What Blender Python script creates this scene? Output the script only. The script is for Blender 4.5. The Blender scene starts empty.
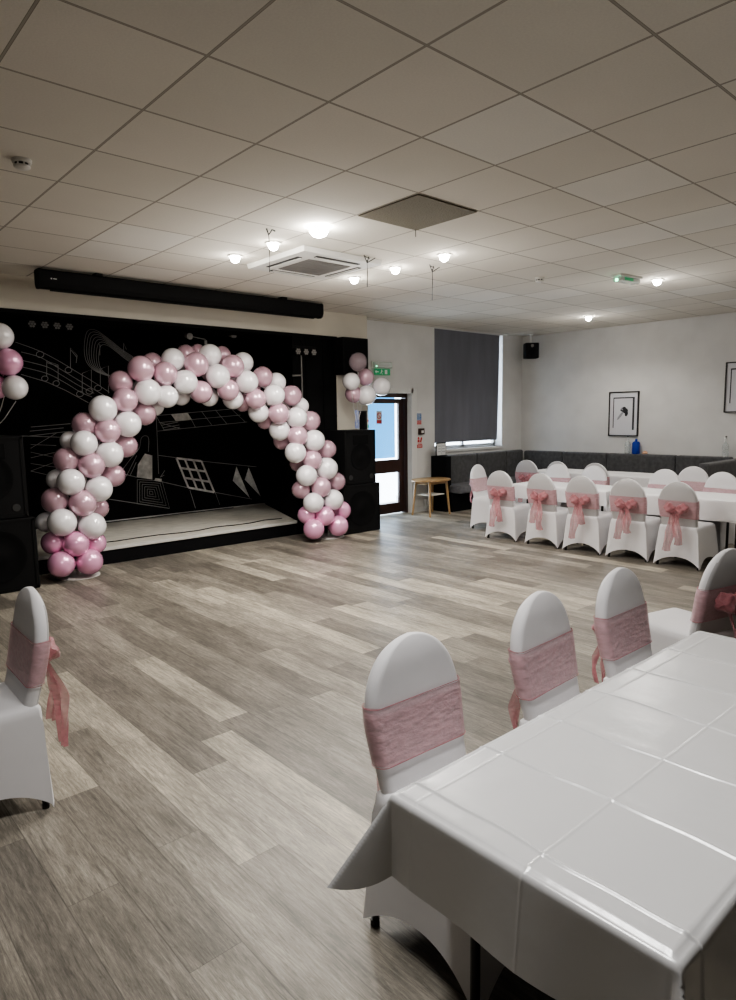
import bpy, bmesh, math, random
from mathutils import Vector, Matrix, noise
PI = math.pi
SC = bpy.context.scene
COL = SC.collection
random.seed(7)
CEIL = 3.30
XB, YA, YS = 11.75, 8.34, 8.05      # right wall, far wall, stage front plane
XL, YR = -1.7, -2.8

# ------------------------------------------------------------------ materials
def mat(name, col, rough=.5, metal=0.0, spec=.5, emit=None, es=0, trans=0, alpha=None, sheen=0, coat=0, sss=0, aniso=0, ior=None):
    m = bpy.data.materials.new(name); m.use_nodes = True
    b = m.node_tree.nodes['Principled BSDF']
    b.inputs['Base Color'].default_value = (*col, 1)
    b.inputs['Roughness'].default_value = rough
    b.inputs['Metallic'].default_value = metal
    b.inputs['Specular IOR Level'].default_value = spec
    if emit: b.inputs['Emission Color'].default_value = (*emit, 1); b.inputs['Emission Strength'].default_value = es
    if trans: b.inputs['Transmission Weight'].default_value = trans
    if ior: b.inputs['IOR'].default_value = ior
    if alpha is not None: b.inputs['Alpha'].default_value = alpha
    if sheen: b.inputs['Sheen Weight'].default_value = sheen
    if coat: b.inputs['Coat Weight'].default_value = coat; b.inputs['Coat Roughness'].default_value = .12
    if sss: b.inputs['Subsurface Weight'].default_value = sss; b.inputs['Subsurface Scale'].default_value = .03
    return m
def nd(m, t, **k):
    n = m.node_tree.nodes.new(t)
    for a, v in k.items(): setattr(n, a, v)
    return n
def lk(m, a, b): m.node_tree.links.new(a, b)
def bsdf(m): return m.node_tree.nodes['Principled BSDF']
def math_node(m, op, a, b=None, c=None):
    n = nd(m, 'ShaderNodeMath', operation=op)
    for i, v in enumerate((a, b, c)):
        if v is None: continue
        if isinstance(v, (int, float)): n.inputs[i].default_value = v
        else: lk(m, v, n.inputs[i])
    return n.outputs[0]
def noise_tint(m, scale, lo, hi, detail=3, vec_scale=None):
    """multiply the base colour by a soft noise"""
    b = bsdf(m); base = tuple(b.inputs['Base Color'].default_value)
    tc = nd(m, 'ShaderNodeTexCoord'); n = nd(m, 'ShaderNodeTexNoise')
    n.inputs['Scale'].default_value = scale; n.inputs['Detail'].default_value = detail
    src = tc.outputs['Object']
    if vec_scale:
        mp = nd(m, 'ShaderNodeMapping'); mp.inputs['Scale'].default_value = vec_scale
        lk(m, src, mp.inputs[0]); src = mp.outputs[0]
    lk(m, src, n.inputs['Vector'])
    r = nd(m, 'ShaderNodeMapRange'); r.inputs[1].default_value = .3; r.inputs[2].default_value = .7
    r.inputs[3].default_value = lo; r.inputs[4].default_value = hi
    lk(m, n.outputs[0], r.inputs[0])
    mx = nd(m, 'ShaderNodeMix', data_type='RGBA', blend_type='MULTIPLY'); mx.inputs[0].default_value = 1
    mx.inputs[6].default_value = base; lk(m, r.outputs[0], mx.inputs[7]); lk(m, mx.outputs[2], b.inputs['Base Color'])
    return n.outputs[0]
def bump(m, h, strength=.2, dist=.01):
    b = nd(m, 'ShaderNodeBump'); b.inputs['Strength'].default_value = strength; b.inputs['Distance'].default_value = dist
    lk(m, h, b.inputs['Height']); lk(m, b.outputs[0], bsdf(m).inputs['Normal'])

def make_floor_mat():
    m = mat('vinyl_planks', (.3, .26, .22), .42, spec=.45)
    tc = nd(m, 'ShaderNodeTexCoord'); sp = nd(m, 'ShaderNodeSeparateXYZ'); lk(m, tc.outputs['Object'], sp.inputs[0])
    X = math_node(m, 'DIVIDE', math_node(m, 'ADD', sp.outputs[0], 20 - .879 + .19), .19)
    row = math_node(m, 'FLOOR', X); fx = math_node(m, 'FRACT', X)
    wn = nd(m, 'ShaderNodeTexWhiteNoise', noise_dimensions='1D'); lk(m, row, wn.inputs['W'])
    Y = math_node(m, 'DIVIDE', math_node(m, 'ADD', sp.outputs[1], math_node(m, 'MULTIPLY_ADD', wn.outputs['Value'], 1.3, 20)), 1.3)
    cell = math_node(m, 'FLOOR', Y); fy = math_node(m, 'FRACT', Y)
    cv = nd(m, 'ShaderNodeCombineXYZ'); lk(m, row, cv.inputs[0]); lk(m, cell, cv.inputs[1])
    w2 = nd(m, 'ShaderNodeTexWhiteNoise', noise_dimensions='2D'); lk(m, cv.outputs[0], w2.inputs['Vector'])
    ramp = nd(m, 'ShaderNodeValToRGB'); e = ramp.color_ramp.elements
    e[0].position = 0; e[0].color = (.225, .203, .172, 1); e[1].position = 1; e[1].color = (.62, .56, .455, 1)
    for p, c in ((.3, (.275, .248, .208, 1)), (.55, (.34, .308, .258, 1)), (.78, (.43, .39, .325, 1))):
        k = e.new(p); k.color = c
    lk(m, w2.outputs['Value'], ramp.inputs[0])
    # grain
    gv = nd(m, 'ShaderNodeCombineXYZ')
    lk(m, math_node(m, 'MULTIPLY', sp.outputs[0], 30), gv.inputs[0])
    lk(m, math_node(m, 'MULTIPLY', sp.outputs[1], 2.2), gv.inputs[1])
    lk(m, math_node(m, 'MULTIPLY', w2.outputs['Value'], 40), gv.inputs[2])
    g = nd(m, 'ShaderNodeTexNoise'); g.inputs['Scale'].default_value = 2.2; g.inputs['Detail'].default_value = 8; g.inputs['Roughness'].default_value = .72; g.inputs['Distortion'].default_value = .8
    lk(m, gv.outputs[0], g.inputs['Vector'])
    gr = nd(m, 'ShaderNodeMapRange'); gr.inputs[1].default_value = .32; gr.inputs[2].default_value = .68; gr.inputs[3].default_value = .52; gr.inputs[4].default_value = 1.38
    lk(m, g.outputs[0], gr.inputs[0])
    g2 = nd(m, 'ShaderNodeTexNoise'); g2.inputs['Scale'].default_value = 5; g2.inputs['Detail'].default_value = 9; g2.inputs['Roughness'].default_value = .8; g2.inputs['Distortion'].default_value = 1.5; lk(m, gv.outputs[0], g2.inputs['Vector'])
    gr2 = nd(m, 'ShaderNodeMapRange'); gr2.inputs[1].default_value = .3; gr2.inputs[2].default_value = .7; gr2.inputs[3].default_value = .5; gr2.inputs[4].default_value = 1.5
    lk(m, g2.outputs[0], gr2.inputs[0])
    mx = nd(m, 'ShaderNodeMix', data_type='RGBA', blend_type='MULTIPLY'); mx.inputs[0].default_value = 1
    lk(m, ramp.outputs[0], mx.inputs[6]); lk(m, math_node(m, 'MULTIPLY', gr.outputs[0], gr2.outputs[0]), mx.inputs[7])
    # broad weathered patches
    bv = nd(m, 'ShaderNodeMapping'); bv.inputs['Scale'].default_value = (7, 1.6, 1); lk(m, tc.outputs['Object'], bv.inputs[0])
    bn = nd(m, 'ShaderNodeTexNoise'); bn.inputs['Scale'].default_value = 1.1; bn.inputs['Detail'].default_value = 5; lk(m, bv.outputs[0], bn.inputs['Vector'])
    br_ = nd(m, 'ShaderNodeMapRange'); br_.inputs[1].default_value = .35; br_.inputs[2].default_value = .65; br_.inputs[3].default_value = .58; br_.inputs[4].default_value = .88; lk(m, bn.outputs[0], br_.inputs[0])
    mb_ = nd(m, 'ShaderNodeMix', data_type='RGBA', blend_type='MULTIPLY'); mb_.inputs[0].default_value = 1
    lk(m, mx.outputs[2], mb_.inputs[6]); lk(m, br_.outputs[0], mb_.inputs[7]); mx = mb_
    # seams
    ex = math_node(m, 'MINIMUM', fx, math_node(m, 'SUBTRACT', 1, fx)); ey = math_node(m, 'MINIMUM', fy, math_node(m, 'SUBTRACT', 1, fy))
    s = math_node(m, 'MINIMUM', math_node(m, 'DIVIDE', ex, .018), math_node(m, 'DIVIDE', ey, .0018))
    s = math_node(m, 'MINIMUM', s, 1)
    s2 = math_node(m, 'MULTIPLY_ADD', s, .5, .5)
    m2 = nd(m, 'ShaderNodeMix', data_type='RGBA', blend_type='MULTIPLY'); m2.inputs[0].default_value = 1
    lk(m, mx.outputs[2], m2.inputs[6]); lk(m, s2, m2.inputs[7]); lk(m, m2.outputs[2], bsdf(m).inputs['Base Color'])
    lk(m, math_node(m, 'MULTIPLY_ADD', g2.outputs[0], .16, .36), bsdf(m).inputs['Roughness'])
    bump(m, math_node(m, 'ADD', math_node(m, 'MULTIPLY', g2.outputs[0], .5), s), .15, .002)
    return m
GX, GY, GT = 1.575, 2.775, .672
def make_ceiling_mat():
    m = mat('ceiling_tiles', (.7, .67, .6), .9, spec=.2)
    tc = nd(m, 'ShaderNodeTexCoord'); sp = nd(m, 'ShaderNodeSeparateXYZ'); lk(m, tc.outputs['Object'], sp.inputs[0])
    X = math_node(m, 'DIVIDE', math_node(m, 'ADD', sp.outputs[0], GT * 40 - GX), GT)
    Y = math_node(m, 'DIVIDE', math_node(m, 'ADD', sp.outputs[1], GT * 40 - GY), GT)
    fx = math_node(m, 'FRACT', X); fy = math_node(m, 'FRACT', Y)
    ex = math_node(m, 'MULTIPLY', math_node(m, 'MINIMUM', fx, math_node(m, 'SUBTRACT', 1, fx)), GT)
    ey = math_node(m, 'MULTIPLY', math_node(m, 'MINIMUM', fy, math_node(m, 'SUBTRACT', 1, fy)), GT)
    cv = nd(m, 'ShaderNodeCombineXYZ'); lk(m, math_node(m, 'FLOOR', X), cv.inputs[0]); lk(m, math_node(m, 'FLOOR', Y), cv.inputs[1])
    w = nd(m, 'ShaderNodeTexWhiteNoise', noise_dimensions='2D'); lk(m, cv.outputs[0], w.inputs['Vector'])
    ramp = nd(m, 'ShaderNodeValToRGB'); e = ramp.color_ramp.elements; ramp.color_ramp.interpolation = 'LINEAR'
    e[0].position = 0; e[0].color = (.70, .67, .605, 1); e[1].position = .85; e[1].color = (.74, .705, .64, 1)
    k = e.new(.95); k.color = (.78, .76, .71, 1)
    lk(m, w.outputs['Value'], ramp.inputs[0])
    n = nd(m, 'ShaderNodeTexNoise'); n.inputs['Scale'].default_value = 90; n.inputs['Detail'].default_value = 4; lk(m, tc.outputs['Object'], n.inputs['Vector'])
    n2 = nd(m, 'ShaderNodeTexNoise'); n2.inputs['Scale'].default_value = 1.3; n2.inputs['Detail'].default_value = 3; lk(m, tc.outputs['Object'], n2.inputs['Vector'])
    f = math_node(m, 'ADD', math_node(m, 'MULTIPLY_ADD', n.outputs[0], .14, .85), math_node(m, 'MULTIPLY', n2.outputs[0], .14))
    mx = nd(m, 'ShaderNodeMix', data_type='RGBA', blend_type='MULTIPLY'); mx.inputs[0].default_value = 1
    lk(m, ramp.outputs[0], mx.inputs[6]); lk(m, f, mx.inputs[7])
    edge = math_node(m, 'MINIMUM', ex, ey)
    bar = math_node(m, 'LESS_THAN', edge, .0045); line = math_node(m, 'LESS_THAN', edge, .0075)
    m1 = nd(m, 'ShaderNodeMix', data_type='RGBA'); lk(m, line, m1.inputs[0]); lk(m, mx.outputs[2], m1.inputs[6]); m1.inputs[7].default_value = (.27, .245, .21, 1)
    m2 = nd(m, 'ShaderNodeMix', data_type='RGBA'); lk(m, bar, m2.inputs[0]); lk(m, m1.outputs[2], m2.inputs[6]); m2.inputs[7].default_value = (.40, .37, .325, 1)
    lk(m, m2.outputs[2], bsdf(m).inputs['Base Color'])
    bump(m, n.outputs[0], .25, .003)
    return m
def organza(name, col, a):
    m = mat(name, col, .45, sheen=.4, alpha=a)
    h = noise_tint(m, 22, .86, 1.12, 8, (1, 1, 2.4)); bump(m, h, .9, .012)
    return m

M = {}
M['floor'] = make_floor_mat(); M['ceiling'] = make_ceiling_mat()
M['wall'] = mat('painted_wall', (.66, .655, .64), .85, spec=.25); bump(M['wall'], noise_tint(M['wall'], 2.2, .93, 1.04, 5), .08, .01)
M['darkwall'] = mat('dark_unseen_wall', (.10, .095, .09), .8)  # dark colour chosen for unseen walls to cut bounced light near the camera
M['bulk'] = mat('painted_bulkhead', (.63, .59, .51), .85, spec=.2); noise_tint(M['bulk'], 1.5, .93, 1.04)
M['trim'] = mat('white_gloss_trim', (.68, .68, .66), .4)
M['black'] = mat('matt_black', (.008, .008, .009), .8, spec=.1)
M['stageblack'] = mat('black_stage_paint', (.005, .005, .0055), .8, spec=.15); noise_tint(M['stageblack'], 3, .6, 1.5)
M['plastic'] = mat('black_plastic', (.008, .008, .0085), .65, spec=.15)
M['grille'] = mat('black_grille', (.005, .005, .0055), .7, spec=.12)
M['screencase'] = mat('black_screen_case', (.006, .006, .0065), .6, spec=.12)
M['chalk'] = mat('chalk_paint', (.36, .36, .36), .9)
M['chalkfill'] = mat('chalk_fill', (.85, .85, .83), .9); noise_tint(M['chalkfill'], 9, .6, 1.1)
M['carpet'] = mat('stage_vinyl', (.66, .63, .56), .8); bump(M['carpet'], noise_tint(M['carpet'], 5, .82, 1.1, 8, (1, 3, 1)), .2, .004)
M['tape'] = mat('white_tape', (.6, .59, .56), .6)
M['cover'] = mat('white_spandex', (.74, .73, .745), .55, spec=.35, sheen=.25); bump(M['cover'], noise_tint(M['cover'], 3, .97, 1.02, 3), .12, .03)
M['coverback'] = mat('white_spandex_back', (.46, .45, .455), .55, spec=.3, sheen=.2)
M['satin'] = mat('white_satin', (.66, .658, .665), .25, spec=1.0)
_n = nd(M['satin'], 'ShaderNodeTexNoise'); _n.inputs['Scale'].default_value = 3.2; _n.inputs['Detail'].default_value = 4
_t = nd(M['satin'], 'ShaderNodeTexCoord'); lk(M['satin'], _t.outputs['Object'], _n.inputs['Vector']); bump(M['satin'], _n.outputs[0], .22, .03)
M['cotton'] = mat('white_table_cloth', (.78, .77, .775), .6, spec=.3)
M['sash'] = organza('pink_organza', (.70, .40, .44), .58)
M['bow'] = organza('pink_organza_bow', (.55, .21, .235), .60)
M['edge'] = mat('sash_edge', (.36, .12, .14), .5)
M['darkmetal'] = mat('dark_metal', (.03, .03, .032), .4, .6)
M['bench'] = mat('charcoal_upholstery', (.085, .085, .088), .8, spec=.3, sheen=.2); bump(M['bench'], noise_tint(M['bench'], 14, .75, 1.25, 6), .2, .01)
M['benchseat'] = mat('charcoal_seat', (.15, .15, .16), .7, spec=.35); noise_tint(M['benchseat'], 14, .8, 1.2, 6)
M['wood'] = mat('pine_wood', (.42, .27, .13), .45); noise_tint(M['wood'], 4, .75, 1.15, 6, (1, 12, 1))
M['doorwood'] = mat('dark_mahogany', (.035, .012, .008), .35); noise_tint(M['doorwood'], 4, .7, 1.2, 6, (10, 10, 1))
M['blind'] = mat('grey_blind', (.17, .175, .20), .85, spec=.15); noise_tint(M['blind'], 1.5, .9, 1.1, 3, (3, 3, .5))
M['white'] = mat('white_plastic', (.66, .65, .62), .4)
M['greymesh'] = mat('grey_grille', (.21, .20, .19), .6)
M['slot'] = mat('dark_slot', (.02, .02, .02), .6)
M['vent'] = mat('brown_vent', (.17, .15, .105), .8)
_w = nd(M['vent'], 'ShaderNodeTexVoronoi'); _w.inputs['Scale'].default_value = 70; _t = nd(M['vent'], 'ShaderNodeTexCoord'); lk(M['vent'], _t.outputs['Object'], _w.inputs['Vector']); bump(M['vent'], _w.outputs[0], .6, .01)
M['lamp'] = mat('lamp_glow', (1, 1, 1), .5, emit=(1, .95, .86), es=90)
M['lampbig'] = mat('lamp_glow_bright', (1, 1, 1), .5, emit=(1, .96, .9), es=120)
M['glass'] = mat('clear_glass', (1, 1, 1), .02, trans=1, ior=1.45)
M['pane'] = mat('window_pane', (1, 1, 1), 0, spec=.5, alpha=.08)
M['blueglass'] = mat('blue_glass', (.02, .07, .55), .08, trans=.5, ior=1.4, spec=.7)
M['clearb'] = mat('clear_bottle', (.6, .65, .65), .05, alpha=.35, spec=.9)
M['bluewall'] = mat('blue_panel', (.03, .30, .62), .7, emit=(.04, .35, .75), es=.7)  # added self-glow gives the outdoor panel its daylight brightness
M['daywhite'] = mat('white_glow', (.9, .95, 1), .8, emit=(.85, .94, 1), es=5)  # emission stands in for daylight on the white surfaces outside
M['ground'] = mat('pale_paving', (.75, .78, .8), .8)
M['red'] = mat('sign_red', (.5, .04, .04), .5); M['blue'] = mat('sign_blue', (.05, .17, .4), .5)
M['green'] = mat('sign_green', (.02, .25, .1), .5, emit=(.05, .6, .25), es=.12)
M['greenled'] = mat('green_led', (.1, .9, .4), .5, emit=(.2, 1, .5), es=8)
M['signwhite'] = mat('sign_white', (.7, .7, .68), .5)
M['diffuser'] = mat('clear_diffuser', (.55, .6, .56), .15, alpha=.55)
M['print'] = mat('print_paper', (.62, .62, .65), .6)
M['frame'] = mat('black_frame', (.012, .01, .01), .35)
M['ink'] = mat('print_ink', (.03, .03, .035), .6); M['inkgrey'] = mat('print_ink_grey', (.3, .3, .33), .6)
M['skinprint'] = mat('orange_plastic', (.6, .35, .22), .5)
def balloon_mat(name, col, rough, metal, coat, alpha=None, sss=0):
    m = mat(name, col, rough, metal, .8, coat=coat, alpha=alpha, sss=sss); bsdf(m).inputs['Coat Roughness'].default_value = .16
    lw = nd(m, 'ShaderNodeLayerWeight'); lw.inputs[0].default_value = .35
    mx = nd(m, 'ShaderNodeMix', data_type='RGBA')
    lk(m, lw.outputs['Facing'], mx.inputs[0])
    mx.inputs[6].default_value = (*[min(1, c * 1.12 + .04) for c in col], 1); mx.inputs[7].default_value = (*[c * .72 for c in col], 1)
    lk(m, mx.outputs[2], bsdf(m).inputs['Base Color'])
    return m
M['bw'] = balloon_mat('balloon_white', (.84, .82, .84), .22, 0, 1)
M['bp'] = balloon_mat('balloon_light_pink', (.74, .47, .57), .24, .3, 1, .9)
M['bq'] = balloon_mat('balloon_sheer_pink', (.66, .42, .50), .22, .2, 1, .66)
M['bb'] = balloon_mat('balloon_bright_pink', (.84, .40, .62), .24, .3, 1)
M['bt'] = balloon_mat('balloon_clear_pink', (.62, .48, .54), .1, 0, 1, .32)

# ------------------------------------------------------------------ mesh helpers
class MB:
    def __init__(s): s.bm = bmesh.new()
    def box(s, c, d, bev=0, rot=None, seg=2):
        t = bmesh.new(); bmesh.ops.create_cube(t, size=1)
        bmesh.ops.scale(t, vec=d, verts=t.verts)
        if bev: bmesh.ops.bevel(t, geom=list(t.edges), offset=bev, segments=seg, affect='EDGES', profile=.5)
        if rot: bmesh.ops.rotate(t, cent=(0, 0, 0), matrix=rot, verts=t.verts)
        bmesh.ops.translate(t, vec=c, verts=t.verts)
        s.add(t); return s
    def b2(s, x0, x1, y0, y1, z0, z1, bev=0):
        return s.box(((x0 + x1) / 2, (y0 + y1) / 2, (z0 + z1) / 2), (abs(x1 - x0), abs(y1 - y0), abs(z1 - z0)), bev)
    def add(s, t):
        me = bpy.data.meshes.new('tmp'); t.to_mesh(me); t.free(); s.bm.from_mesh(me); bpy.data.meshes.remove(me)
    def cyl(s, a, b, r, r2=None, n=16):
        a, b = Vector(a), Vector(b); r2 = r if r2 is None else r2
        t = bmesh.new(); bmesh.ops.create_cone(t, cap_ends=True, segments=n, radius1=r, radius2=r2, depth=(b - a).length)
        q = Vector((0, 0, 1)).rotation_difference((b - a).normalized())
        bmesh.ops.rotate(t, cent=(0, 0, 0), matrix=q.to_matrix(), verts=t.verts)
        bmesh.ops.translate(t, vec=(a + b) / 2, verts=t.verts); s.add(t); return s
    def tube(s, pts, r, n=8):
        pts = [Vector(p) for p in pts]; rings = []
        for i, p in enumerate(pts):
            d = (pts[min(i + 1, len(pts) - 1)] - pts[max(i - 1, 0)]).normalized()
            u = d.cross(Vector((0, 0, 1)));
            if u.length < .01: u = d.cross(Vector((1, 0, 0)))
            u.normalize(); v = d.cross(u)
            rings.append([s.bm.verts.new(p + (u * math.cos(2 * PI * k / n) + v * math.sin(2 * PI * k / n)) * r) for k in range(n)])
        for i in range(len(rings) - 1):
            for k in range(n): s.bm.faces.new((rings[i][k], rings[i][(k + 1) % n], rings[i + 1][(k + 1) % n], rings[i + 1][k]))
        s.bm.faces.new(rings[0]); s.bm.faces.new(list(reversed(rings[-1]))); return s
    def lathe(s, prof, c=(0, 0, 0), n=24):
        rings = []
        for r, z in prof:
            rings.append([s.bm.verts.new((c[0] + r * math.cos(2 * PI * k / n), c[1] + r * math.sin(2 * PI * k / n), c[2] + z)) for k in range(n)])
        s.loft(rings); s.bm.faces.new(list(reversed(rings[0]))); s.bm.faces.new(rings[-1]); return s
    def loft(s, rings, closed=True):
        n = len(rings[0])
        for i in range(len(rings) - 1):
            for k in range(n if closed else n - 1):
                s.bm.faces.new((rings[i][k], rings[i][(k + 1) % n], rings[i + 1][(k + 1) % n], rings[i + 1][k]))
    def ring(s, pts): return [s.bm.verts.new(p) for p in pts]
    def poly(s, pts, depth, axis=1):
        """flat polygon extruded along an axis"""
        v = [s.bm.verts.new(p) for p in pts]; f = s.bm.faces.new(v)
        r = bmesh.ops.extrude_face_region(s.bm, geom=[f]); d = [0, 0, 0]; d[axis] = depth
        bmesh.ops.translate(s.bm, vec=d, verts=[e for e in r['geom'] if isinstance(e, bmesh.types.BMVert)]); return s
def obj(name, mb, m, parent=None, smooth=False, loc=None):
    bm = mb.bm if isinstance(mb, MB) else mb
    bmesh.ops.recalc_face_normals(bm, faces=bm.faces)
    me = bpy.data.meshes.new(name); bm.to_mesh(me); bm.free()
    me.materials.append(M[m] if isinstance(m, str) else m)
    if smooth:
        for p in me.polygons: p.use_smooth = True
        try: me.set_sharp_from_angle(angle=math.radians(42))
        except Exception: pass
    o = bpy.data.objects.new(name, me); COL.objects.link(o)
    if parent: o.parent = parent
    if loc: o.location = loc
    return o
def thing(name, label, cat, loc=(0, 0, 0), rz=0, group=None):
    o = bpy.data.objects.new(name, None); COL.objects.link(o); o.location = loc; o.rotation_euler = (0, 0, rz)
    o.empty_display_size = .1; o['label'] = label; o['category'] = cat
    if group: o['group'] = group
    return o
def tag(o, label, cat, group=None):
    o['label'] = label; o['category'] = cat
    if group: o['group'] = group
    return o
def struct(name, mb, m, parent=None):
    o = obj(name, mb, m, parent)
    if not parent: o['kind'] = 'structure'
    return o
def dup(root, loc, rz, label, group=None):
    r = root.copy(); COL.objects.link(r); r.location = loc; r.rotation_euler = (0, 0, rz); r['label'] = label
    if group: r['group'] = group
    for ch in list(root.children):
        c = ch.copy(); COL.objects.link(c); c.parent = r
        for g in list(ch.children):
            d = g.copy(); COL.objects.link(d); d.parent = c
    return r

ARCH = [(2.224,7.5,0.199,0.143,'b'),(2.518,7.5,0.181,0.147,'b'),(2.389,7.5,0.398,0.142,'b'),(2.192,7.62,0.424,0.125,'b'),(2.635,7.62,0.359,0.125,'b'),(2.263,7.5,0.651,0.151,'w'),(2.574,7.5,0.575,0.151,'w'),(2.169,7.74,0.641,0.109,'w'),(2.24,7.62,0.883,0.143,'p'),(2.49,7.5,0.837,0.148,'p'),(2.737,7.74,0.737,0.121,'p'),(2.384,7.5,1.079,0.146,'w'),(2.675,7.5,0.981,0.148,'w'),(2.315,7.74,1.097,0.115,'w'),(2.893,7.62,1.108,0.131,'p'),(2.612,7.5,1.244,0.143,'p'),(2.392,7.62,1.312,0.142,'p'),(2.777,7.5,1.859,0.152,'w'),(3.045,7.5,1.689,0.151,'w'),(2.548,7.5,1.489,0.142,'w'),(2.817,7.5,1.357,0.151,'w'),(2.484,7.74,1.513,0.111,'w'),(2.608,7.62,1.692,0.138,'p'),(2.812,7.5,1.616,0.142,'p'),(3.058,7.62,1.437,0.133,'p'),(3.041,7.62,2.16,0.137,'p'),(3.03,7.5,1.959,0.141,'p'),(3.3,7.62,1.801,0.135,'p'),(3.237,7.5,2.31,0.152,'p'),(3.486,7.74,2.403,0.125,'p'),(3.528,7.5,2.268,0.141,'p'),(3.301,7.5,2.051,0.156,'w'),(3.532,7.5,2.002,0.135,'w'),(3.691,7.62,2.441,0.14,'w'),(3.476,7.74,1.896,0.12,'w'),(3.924,7.74,2.522,0.123,'p'),(3.931,7.5,2.387,0.149,'p'),(3.776,7.5,2.175,0.147,'w'),(3.83,7.74,2.018,0.117,'w'),(4.18,7.608,2.513,0.143,'w'),(4.203,7.48,2.253,0.152,'w'),(3.976,7.499,2.059,0.138,'p'),(4.207,7.73,2.008,0.121,'w'),(4.409,7.462,2.382,0.144,'p'),(4.699,7.69,2.453,0.137,'w'),(4.409,7.715,2.539,0.115,'p'),(4.088,7.74,2.562,0.1,'p'),(4.332,7.468,2.087,0.138,'p'),(4.595,7.446,2.193,0.146,'w'),(4.465,7.582,1.98,0.134,'w'),(4.675,7.69,1.932,0.118,'p'),(4.899,7.548,2.267,0.138,'p'),(4.71,7.436,1.977,0.135,'p'),(4.98,7.415,2.027,0.144,'w'),(5.183,7.652,2.207,0.133,'w'),(4.822,7.552,1.809,0.138,'w'),(4.99,7.665,1.692,0.114,'p'),(5.331,7.514,2.028,0.142,'p'),(5.555,7.624,1.89,0.118,'w'),(5.039,7.409,1.789,0.142,'p'),(5.316,7.388,1.731,0.145,'w'),(5.128,7.528,1.569,0.145,'w'),(5.62,7.493,1.681,0.143,'p'),(5.319,7.388,1.485,0.142,'p'),(5.584,7.368,1.414,0.151,'w'),(5.241,7.645,1.416,0.124,'p'),(5.278,7.39,1.265,0.146,'w'),(5.887,7.473,1.276,0.135,'p'),(5.544,7.37,1.149,0.138,'p'),(5.782,7.354,1.016,0.158,'w'),(5.445,7.377,0.94,0.148,'w'),(5.477,7.628,1.092,0.112,'p'),(6.04,7.47,0.806,0.137,'p'),(5.676,7.36,0.765,0.144,'p'),(5.436,7.503,0.74,0.132,'p'),(5.881,7.35,0.566,0.149,'w'),(5.544,7.369,0.554,0.146,'w'),(6.128,7.47,0.378,0.139,'b'),(5.726,7.356,0.347,0.141,'b'),(5.522,7.497,0.376,0.133,'b'),(5.539,7.369,0.187,0.149,'b'),(5.958,7.35,0.184,0.153,'b')]
BUNCH_LEFT = [(1.806,7.5,2.583,0.129,'w'),(1.864,7.5,2.332,0.136,'b'),(1.904,7.5,2.079,0.125,'w'),(1.76,7.62,2.087,0.122,'b')]
BUNCH_RIGHT = [(6.565,7.55,2.532,0.135,'t'),(6.43,7.55,2.244,0.129,'w'),(6.799,7.65,2.323,0.128,'p'),(6.724,7.55,2.05,0.147,'w'),(7.037,7.55,2.181,0.14,'w'),(6.552,7.65,2.067,0.127,'p')]
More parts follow.
